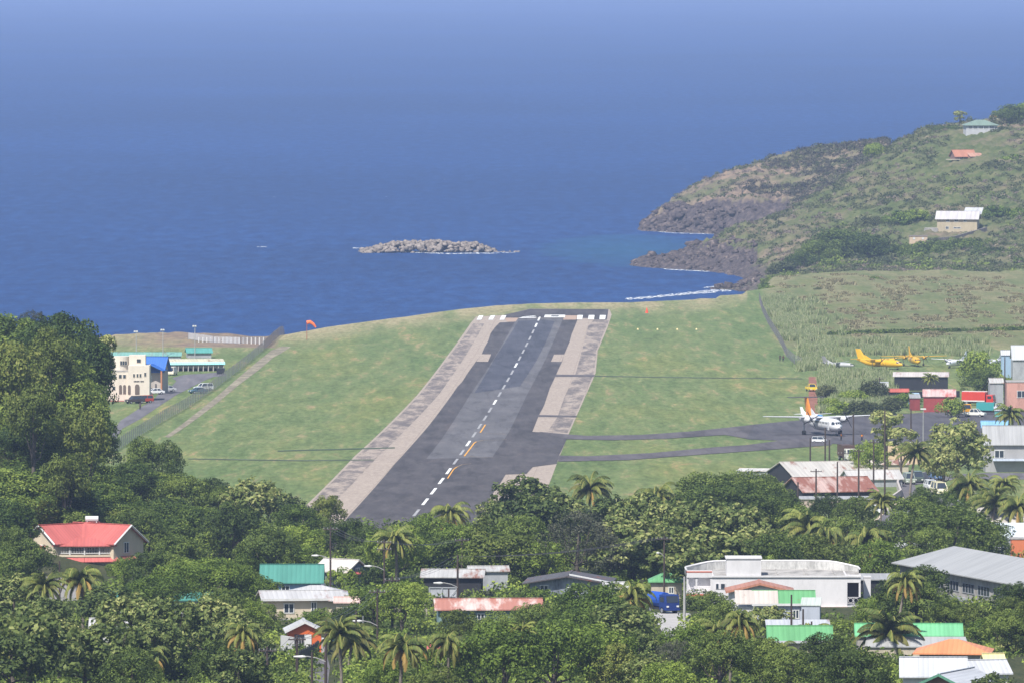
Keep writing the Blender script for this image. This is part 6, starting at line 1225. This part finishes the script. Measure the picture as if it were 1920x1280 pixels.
truck("yellow_truck", 1808, 777, 20, (.75, .36, .02), (.6, .58, .5), "small truck with yellow cab by the fire engine", 4.2, 2.0, 1.0); truck("white_truck", 1858, 776, 75, (.7, .7, .7), (.05, .3, .3), "white truck with teal box right of the yellow cab", 6.0, 2.2, 1.9)
b = ground_px(413, 701); m_ = MB(); m_.add([(-.9, -.6, .1), (.9, -.6, .1), (.9, .6, .1), (-.9, .6, .1), (-1.1, -.75, 1.4), (1.1, -.75, 1.4), (1.1, .75, 1.5), (-1.1, .75, 1.5)], [(3, 2, 1, 0), (4, 5, 6, 7), (0, 1, 5, 4), (1, 2, 6, 5), (2, 3, 7, 6), (3, 0, 4, 7)]); d_ = empty("skip", b, 0, "black rubbish skip at the right end of the garage range", "skip"); m_.build("bin", DK, d_); m_ = MB(); m_.box((0, 0, 1.5), (2.3, 1.6, .1)); m_.build("lid", paint((.05, .06, .05), .5, .1), d_)

# ---------------- aircraft (nose along -y)
def loft(mb, rings, n=16):
    vs_ = []; fs = []
    for (y, rx, rz, zc) in rings:
        for k in range(n): a_ = 2 * math.pi * k / n; vs_.append((rx * math.cos(a_), y, zc + rz * math.sin(a_)))
    for i in range(len(rings) - 1):
        for k in range(n): fs.append((i * n + k, i * n + (k + 1) % n, (i + 1) * n + (k + 1) % n, (i + 1) * n + k))
    fs += [tuple(range(n)), tuple((len(rings) - 1) * n + k for k in range(n - 1, -1, -1))]; return mb.add(vs_, fs)
def foil(mb, p0, p1, c0, c1, t0, t1, axis='x'):
    """tapered aerofoil slab from root p0 to tip p1, chord along y"""
    vs_ = []
    for (p, c, t) in ((p0, c0, t0), (p1, c1, t1)):
        for (fy, ft) in ((-.5, 0), (-.3, .5), (.1, .4), (.5, 0), (.1, -.4), (-.3, -.5)):
            vs_.append((p[0], p[1] + c * fy, p[2] + t * ft) if axis == 'x' else (p[0] + t * ft, p[1] + c * fy, p[2]))
    return mb.add(vs_, [tuple(range(6)), tuple(range(11, 5, -1))] + [(i, 6 + i, 6 + (i + 1) % 6, (i + 1) % 6) for i in range(6)])
def aircraft(name, label, px, py, head, S_, body, fin, wing, tail='T', engines=2, lo=False, accent=None, D=None, cat="airplane"):
    """S_: fuselage length; everything else scales with it"""
    b = ground_px(px, py) if D is None else spot(px, D); r_ = empty(name, b, R(head), label, cat); k = S_ / 22.0; q = lambda *a_: tuple(v_ * k for v_ in a_)
    zc = 2.35 if not lo else 2.2; MBd = paint(body, .3, .04, .5, .5)
    rings = [(-11, .12, .12, -.35), (-10.6, .5, .5, -.3), (-9.6, 1.0, .95, -.15), (-8.2, 1.3, 1.3, 0), (-6, 1.38, 1.38, 0), (3, 1.38, 1.38, 0), (6, 1.15, 1.15, .22), (9, .6, .65, .7), (11, .15, .25, 1.05)]
    m_ = MB(); loft(m_, [q(y, a_, c_, zc + d_) for y, a_, c_, d_ in rings]); m_.build("fuselage", MBd, r_, smooth=True)
    zw = zc + 1.3; WM = paint(wing, .35, .04, .5, .5); span = 12.9
    for s in (-1, 1): m_ = MB(); foil(m_, q(0, -.6, zw), q(s * span, -.3, zw + .35), 2.9 * k, 1.35 * k, .42 * k, .16 * k); m_.build("wing", WM, r_)
    FM = paint(fin, .35, .04, .5, .5); m_ = MB(); foil(m_, q(0, 8.2, zc + .9), q(0, 10.6, 7.3), 4.2 * k, 2.4 * k, .4 * k, .25 * k, 'z'); f_ = m_.build("tail_fin", FM, r_)
    m_ = MB(); m_.add([q(-.12, 3.5, zc + 1.15), q(.12, 3.5, zc + 1.15), q(.12, 7.6, zc + .6), q(-.12, 7.6, zc + .6), q(0, 7.4, zc + 2.9)], [(3, 2, 1, 0), (0, 1, 4), (1, 2, 4), (2, 3, 4), (3, 0, 4)]); m_.build("dorsal_fin", MBd, r_)
    zt = 7.3 if tail == 'T' else zc + 1.3; TM = paint((.1, .09, .1) if tail == 'T' and S_ > 20 else wing, .4, .05); m_ = MB()
    for s in (-1, 1): foil(m_, q(0, 10.3 if tail == 'T' else 9.8, zt), q(s * 4.0, 10.5, zt), 1.8 * k, 1.2 * k, .22 * k, .12 * k)
    m_.build("tailplane", TM, r_)
    xs_ = (-3.9, 3.9) if engines == 2 else (0,)
    for x in xs_:
        if engines == 2:
            m_ = MB(); rg = [(-4.2, .32, .32, 0), (-3.9, .5, .5, -.05), (-2.6, .62, .68, -.1), (.5, .6, .66, -.15), (2.6, .35, .4, 0), (3.6, .1, .12, .1)]; n_ = 12; vs_ = []
            for (y, rx, rz, dz) in rg: vs_ += [((x + rx * math.cos(2 * math.pi * i / n_)) * k, y * k, (zw - .25 + dz + rz * math.sin(2 * math.pi * i / n_)) * k) for i in range(n_)]
            m_.add(vs_, [(i * n_ + j, i * n_ + (j + 1) % n_, (i + 1) * n_ + (j + 1) % n_, (i + 1) * n_ + j) for i in range(5) for j in range(n_)] + [tuple(range(n_))]); e_ = m_.build("engine", MBd, r_, smooth=True); yp, zp2 = -4.3, zw - .25
        else: e_ = r_; yp, zp2 = -11.1, zc - .35
        m_ = MB(); m_.tube([q(x, yp, zp2), q(x, yp - .45, zp2)], [.22 * k, .04 * k], 8)
        for a_ in (.5, 2.07, 3.64, 5.21):
            d_ = Vector((math.cos(a_), 0, math.sin(a_))); c_ = Vector((x, yp - .12, zp2)); w_ = Vector((-d_.z, .35, d_.x)) * .09; pts = [c_ + d_ * .15 - w_ * .6, c_ + d_ * .15 + w_ * .6, c_ + d_ * 1.3 + w_, c_ + d_ * 1.95 + w_ * .5, c_ + d_ * 1.95 - w_ * .5, c_ + d_ * 1.3 - w_]
            m_.add([q(*p) for p in pts] + [q(p.x, p.y + .06, p.z) for p in pts], [(0, 1, 2, 3, 4, 5), (11, 10, 9, 8, 7, 6)])
        m_.build("propeller", DK, e_)
    gx = 3.9 if engines == 2 and not lo else 1.7
    for (x, y, r0) in ((-gx, .3, .48), (gx, .3, .48), (0, -8.6, .33)):
        g_ = MB(); g_.tube([q(x, y, zw - .7 if x else zc - 1.0), q(x, y, r0)], .12 * k, 6); g_ = g_.build("landing_gear", GREYW, r_)
        for s in (-.2, .2): m_ = MB(); m_.tube([q(x + s - .11, y, r0), q(x + s + .11, y, r0)], r0 * k, 12); m_.build("wheel", RUB, g_)
    m_ = MB()
    for x0_, x1_ in ((-.62, -.24), (-.19, .19), (.24, .62)): m_.add([q(x0_, -10.42 + abs(x0_) * .35, zc + .34), q(x1_, -10.42 + abs(x1_) * .35, zc + .34), q(x1_ * .95, -9.72 + abs(x1_) * .2, zc + .80 - abs(x1_) * .12), q(x0_ * .95, -9.72 + abs(x0_) * .2, zc + .80 - abs(x0_) * .12)], [(0, 1, 2, 3)])
    for s in (-1, 1): m_.add([q(s * .86, -10.0, zc + .25), q(s * 1.22, -9.0, zc + .30), q(s * 1.08, -8.9, zc + .80), q(s * .72, -9.7, zc + .74)], [(0, 1, 2, 3)])
    m_.build("cockpit_window", glass(), r_)
    if S_ > 20:
        for s in (-1, 1):
            m_ = MB(); [m_.box(q(s * 1.36, -6.6 + i * .95, zc + .42), q(.08, .34, .42)) for i in range(12)]; m_.build("cabin_window", glass(), r_)
        m_ = MB(); m_.box(q(-1.33, -7.6, zc - .1), q(.1, .85, 1.7)); m_.build("door", paint((.55, .55, .56), .4, .05), r_)
    if accent: m_ = MB(); loft(m_, [q(-10.3, .72, .7, zc - .26), q(-9.2, 1.12, 1.08, zc - .1), q(-8.2, 1.33, 1.33, zc), q(-5.5, 1.41, 1.41, zc)]); m_.build("nose_paint", paint(accent, .35, .04), r_, smooth=True)
    return r_
OR = (.82, .26, .02)
aircraft("propliner", "white twin-propeller airliner with orange tail fin parked on the apron", 1543, 817, 17, 22.3, (.66, .66, .67), OR, (.58, .58, .6), D=1935)
aircraft("light_aircraft", "small white and blue high-wing plane on the grass behind the airliner", 1524, 788, 35, 8.6, (.75, .78, .82), (.75, .78, .82), (.8, .8, .82), tail='L', engines=1, lo=True, accent=(.1, .28, .62))
YL = (.70, .40, .02)
aircraft("yellow_plane", "yellow twin-engined plane turned side-on, its fin at the left", 1650, 692, 48, 15, YL, YL, YL, tail='L'); aircraft("yellow_plane", "yellow twin-engined plane facing the camera behind the side-on one", 1714, 686, 8, 14.5, YL, YL, YL, tail='L')
aircraft("white_plane", "white twin-engined plane right of the yellow planes", 1795, 689, -28, 12, (.75, .75, .77), (.72, .74, .78), (.78, .78, .8), tail='L'); aircraft("white_plane", "white plane half hidden behind the dark bush at right", 1868, 685, -20, 9, (.75, .75, .77), (.7, .7, .72), (.78, .78, .8), tail='L')
aircraft("grey_plane", "grey stripped plane body left of the yellow planes", 1572, 690, 60, 9, (.45, .45, .46), (.2, .2, .2), (.4, .4, .4), tail='L', engines=1, lo=True)

# ---------------- people: one skinned body each, clothes over it
def skinned(name, verts, edges, radii, mat, parent=None, lvl=1):
    me = bpy.data.meshes.new(name); me.from_pydata(verts, edges, []); me.update(); o = link(name, me, mat, parent)
    s = o.modifiers.new("skin", 'SKIN'); s.use_smooth_shade = True; sv = me.skin_vertices
    if not sv: 
        bpy.context.view_layer.objects.active = o
    for i, r in enumerate(radii):
        me.skin_vertices[0].data[i].radius = (r, r) if not isinstance(r, tuple) else r
    me.skin_vertices[0].data[0].use_root = True
    if lvl: u = o.modifiers.new("sub", 'SUBSURF'); u.levels = lvl; u.render_levels = lvl
    return o
def person(px, py, head, vest, trous, label, stride=.12, arm=.25, D=None):
    b = ground_px(px, py) if D is None else spot(px, D); V_ = [(0, 0, .92), (0, 0, 1.12), (0, .01, 1.36), (0, 0, 1.46), (0, 0, 1.54), (0, -.01, 1.66), (0, 0, 1.75)]; E_ = [(0, 1), (1, 2), (2, 3), (3, 4), (4, 5), (5, 6)]; Rr = [(.15, .11), (.135, .10), (.17, .11), .075, .055, (.085, .10), .06]
    for s in (-1, 1):
        n = len(V_); V_ += [(s * .1, 0, .86), (s * .11, -s * stride * .5, .48), (s * .11, -s * stride * .6, .09), (s * .12, -s * stride * .6 - .14, .04)]; E_ += [(0, n), (n, n + 1), (n + 1, n + 2), (n + 2, n + 3)]; Rr += [.09, .06, .042, .04]
        n = len(V_); V_ += [(s * .2, 0, 1.40), (s * (.24 + arm * .2), -.03, 1.13), (s * (.24 + arm * .1), -.12 - arm * .3, .92), (s * (.24 + arm * .1), -.16 - arm * .35, .84)]; E_ += [(2, n), (n, n + 1), (n + 1, n + 2), (n + 2, n + 3)]; Rr += [.062, .045, .034, .03]
        for f in range(4): m0 = len(V_); V_ += [(s * (.215 + arm * .1 + .018 * f), -.20 - arm * .35, .79 - .008 * (f % 2)), (s * (.215 + arm * .1 + .018 * f), -.21 - arm * .35, .75)]; E_ += [(n + 3, m0), (m0, m0 + 1)]; Rr += [.009, .008]
    skin_c = paint((.10, .055, .035), .6, .05); root = empty("person", b, R(head), label, "person"); skinned("body", V_, E_, Rr, skin_c, root)
    skinned("vest", [(0, 0, .98), (0, 0, 1.15), (0, .01, 1.34), (-.17, 0, 1.38), (.17, 0, 1.38)], [(0, 1), (1, 2), (2, 3), (2, 4)], [(.17, .125), (.155, .12), (.19, .13), .085, .085], paint(vest, .7, .05), root)
    for s in (-1, 1): skinned("trouser_leg", [(s * .07, 0, .97), (s * .11, -s * stride * .45, .5), (s * .11, -s * stride * .58, .13)], [(0, 1), (1, 2)], [.125, .085, .065], paint(trous, .8, .05), root)
    m_ = MB(); loft(m_, [(0, .01, .01, 0)], 3) if False else None; skinned("cap", [(0, .0, 1.72), (0, 0, 1.79)], [(0, 1)], [(.095, .11), .07], paint((.03, .02, .02), .8, .05), root)
    return root
person(1617, 827, 10, (.9, .28, .02), (.03, .035, .06), "person in an orange vest and dark trousers standing alone on the apron")
person(1578, 826, 60, (.9, .28, .02), (.03, .03, .04), "person in an orange vest standing at the airliner's nose", arm=.6)
person(1463, 677, 20, (.03, .03, .04), (.03, .03, .04), "taller person in dark clothes walking beside the right-hand fence", .3, D=2415); person(1469, 677, 0, (.10, .05, .04), (.02, .02, .03), "person in dark clothes walking closer to the right-hand fence", .2, D=2412)
person(262, 768, 0, (.08, .08, .1), (.03, .03, .04), "person in dark clothes on the grass before the cream building")

# ---------------- poles, lamps, wires
WOOD = paint((.075, .055, .048), .9, .3); GP = paint((.38, .37, .36), .7, .2)
POLES = []
def pole(px, ytop, D=None, h=None, arms=1, lamp=None, mat=None, r=.14, label=None, lean=0):
    if D is not None and D < 1320 and D > 990: D -= 38
    if D is None:
        dd = np.arange(900, 2500, 3.0); z = CZ + ray(px, ytop).z / ray(px, ytop).y * dd - H(np.full_like(dd, px), dd); D = float(dd[np.argmin(np.abs(z - (h or 9.5)))])
    b = spot(px, D); hz = zrow(px, ytop, D) - b.z; root = empty("utility_pole" if arms or lamp or r > .1 else "post", b, 0, None, "pole", "wooden utility poles")
    m_ = MB(); m_.tube([(0, 0, -1), (lean * .5, 0, hz / 2), (lean, 0, hz)], [r, r * .9, r * .7], 7); m_.build("shaft", mat or WOOD, root)
    for k in range(arms): m_ = MB(); m_.box((lean, -.12, hz - .45 - k * .9), (1.9, .11, .13)); a_ = m_.build("crossarm", mat or WOOD, root); m_ = MB(); [m_.tube([(lean + x, -.12, hz - .38 - k * .9), (lean + x, -.12, hz - .2 - k * .9)], .05, 5) for x in (-.85, -.35, .35, .85)]; m_.build("insulator", GP, a_)
    if lamp:      # curved arm with a white head, dx metres sideways
        dx, dz = lamp; m_ = MB(); m_.tube([(0, -.1, hz + dz - .55), (dx * .35, -.15, hz + dz - .15), (dx * .7, -.2, hz + dz + .02), (dx, -.2, hz + dz)], .05, 5); m_.build("lamp_arm", GP, root); m_ = MB(); m_.tube([(dx * .78, -.2, hz + dz), (dx * .9, -.2, hz + dz - .02), (dx * 1.25, -.2, hz + dz)], [.08, .17, .08], 8); m_.build("lamp_head", WHITE, root)
    POLES.append((root, label or ("street lamp pole with curved arm" if lamp else "wooden utility pole with crossarm" if arms else "plain upright pole"), px, (ytop + 20), D)); root['top'] = (b.x, b.y - .12, b.z + hz - .2); return root
pole(619, 985, 1262, lamp=(-2.0, -3.9)); pole(720, 1010, 1250, arms=2, lamp=(-2.1, -3.5)); pole(735, 1080, 1150, arms=1, lamp=(-2.6, -3.8), r=.17); pole(707, 1102, 1120, arms=1, lamp=(-2.3, -3.8)); pole(667, 1144, 1090, arms=0); pole(858, 1039, 1190, arms=0, lamp=(-2.4, -3.5), r=.16); pole(866, 1006, 1290, arms=1)
pole(841, 1102, 1165, arms=0); pole(610, 1160, 1010, arms=1, lamp=(-2.7, -3.9), r=.17); pole(556, 1190, 990, arms=1, lamp=(-2.2, -4.4), r=.17); pole(584, 1222, 1000, arms=0); pole(500, 1211, 985, arms=1, lamp=(-2.2, -3.7), r=.17); pole(469, 1233, 980, arms=1); pole(1246, 1003, 1215, arms=1, lamp=(-.8, -2.2)); pole(1284, 1080, 1180, arms=0, mat=GP, r=.18)
pole(1485, 1114, 1085, arms=0); pole(1507, 1141, 1090, arms=0); pole(1523, 1164, 1085, arms=0); pole(1573, 1211, 1020, arms=0, mat=GP); pole(1615, 1251, 990, arms=0, mat=GP); pole(987, 1248, 985, arms=0, mat=GP); pole(110, 1051, 1225, arms=0); pole(1871, 988, 1360, arms=1)
for (x, y, d_, a_) in [(1520, 820, 1730, 0), (1548, 801, 1735, 0), (1556, 824, 1740, 0), (1601, 775, 1790, 0), (1611, 840, 1590, 1), (1639, 824, 1640, 1), (1660, 768, 1570, 0), (1571, 865, 1565, 0), (1531, 878, 1540, 1), (1497, 903, 1545, 0), (1709, 766, 1870, 0), (1582, 845, 1690, 1), (1885, 669, 2060, 0), (1650, 706, 2210, 1), (1655, 1000, 1360, 1)]: pole(x, y, d_, arms=a_, r=.17)
for (x, y, d_) in [(255, 622, 2400), (305, 619, 2395), (365, 612, 2390)]:
    r_ = pole(x, y, d_, arms=0, mat=GP, r=.12, label="grey floodlight mast with lamp cluster"); hz = r_['top'][2] - r_.location.z; m_ = MB(); [m_.box((q_, -.15, hz + .3), (.45, .3, .35)) for q_ in (-.4, .15)]; m_.box((-.1, 0, hz + .1), (1.2, .1, .1)); m_.build("floodlight", WHITE, r_); r_['group'] = "floodlight masts behind the school"
for (x, y, d_) in [(1732, 766, 1860), ]: r_ = pole(x, y, d_, arms=0, mat=GP, r=.1, label="white apron light mast"); m_ = MB(); hz = r_['top'][2] - r_.location.z; m_.box((0, 0, hz + .2), (1.1, .4, .3)); m_.build("floodlight", WHITE, r_)
label_all([(o, d, x, y, D) for (o, d, x, y, D) in POLES])
def wire(a_, b_, label, sag=.7, n=3):
    A, B_ = Vector(a_['top']), Vector(b_['top']); m_ = MB()
    for k in range(n):
        o_ = Vector(((k - (n - 1) / 2) * .7, 0, 0)); pts = []
        for i in range(11): f = i / 10; p = A.lerp(B_, f) + o_ - A; p.z -= sag * 4 * f * (1 - f); pts.append(p)
        m_.tube(pts, .022, 3, False)
    o = m_.build("power_line", paint((.08, .08, .09), .5, .05), None); o.location = A; tag(o, label, "cable", "overhead power lines")
pp = [p_[0] for p_ in POLES]
for i, j, l in ((0, 1, "power lines between the lamp poles either side of the slate cottage"), (1, 6, "power lines crossing the trees above the galvanised shed"), (5, 13, "long power lines from the billboard's pole to the blue truck's pole"), (2, 5, "power lines passing left of the steel billboard"), (3, 2, "short power lines between the two poles right of the cream house"), (8, 3, "power lines rising from the garage's pole past the washing line"), (9, 8, "short power lines just below the orange garage"), (11, 9, "power lines between the two poles at the lower left"), (12, 11, "short power lines at the lower left edge")): wire(pp[i], pp[j], l)
# windsock
b = ground_px(575, 637); r_ = empty("windsock", b, 0, "orange windsock on a pole at the airfield's left edge", "windsock"); hz = zrow(575, 603, b.y) - b.z
m_ = MB(); m_.tube([(0, 0, -.3), (0, 0, hz)], .09, 6); m_.build("pole", paint((.35, .1, .05), .6, .1), r_); m_ = MB(); m_.tube([(0, 0, hz - .3), (.9, 0, hz - .1), (1.8, 0, hz - .7), (2.5, 0, hz - 1.6)], [.55, .5, .4, .22], 12, False); m_.build("sock", paint((.95, .2, .06), .7, .05), r_)
# small airfield markers and signposts
for k, (x, y) in enumerate([(1196, 618), (1233, 618), (1270, 618), (1306, 618)]):
    b = ground_px(x, y); m_ = MB(); m_.add([(-.3, -.3, 0), (.3, -.3, 0), (.3, .3, 0), (-.3, .3, 0), (0, 0, .45)], [(0, 1, 4), (1, 2, 4), (2, 3, 4), (3, 0, 4)]); o = m_.build("marker_cone", paint((.8, .6, .3), .6, .1), None); o.location = b; tag(o, f"pale marker cone on the right-hand grass, {['leftmost', 'second from left', 'second from right', 'rightmost'][k]} of four", "marker", "marker cones in the grass")
b = ground_px(1213, 587); m_ = MB(); m_.tube([(0, 0, 0), (0, 0, 1.6)], [.5, .1], 6); o = m_.build("marker_cone", paint((.8, .08, .03), .6, .1), None); o.location = b; tag(o, "single red marker near the seaward edge of the grass", "marker")
for k, (x, y, w_) in enumerate([(1668, 1005, .55), (1711, 1012, 1.5)]):
    b = spot(x, 1400); m_ = MB(); m_.box((0, 0, (zrow(x, y, 1400) - b.z) / 2), (w_, .3, zrow(x, y, 1400) - b.z)); o = m_.build("orange_pillar", paint((.8, .22, .05), .7, .1), None); o.location = b; tag(o, ["narrow orange pillar among trees beside the road", "broad orange gate panel among trees beside the road"][k], "pillar")
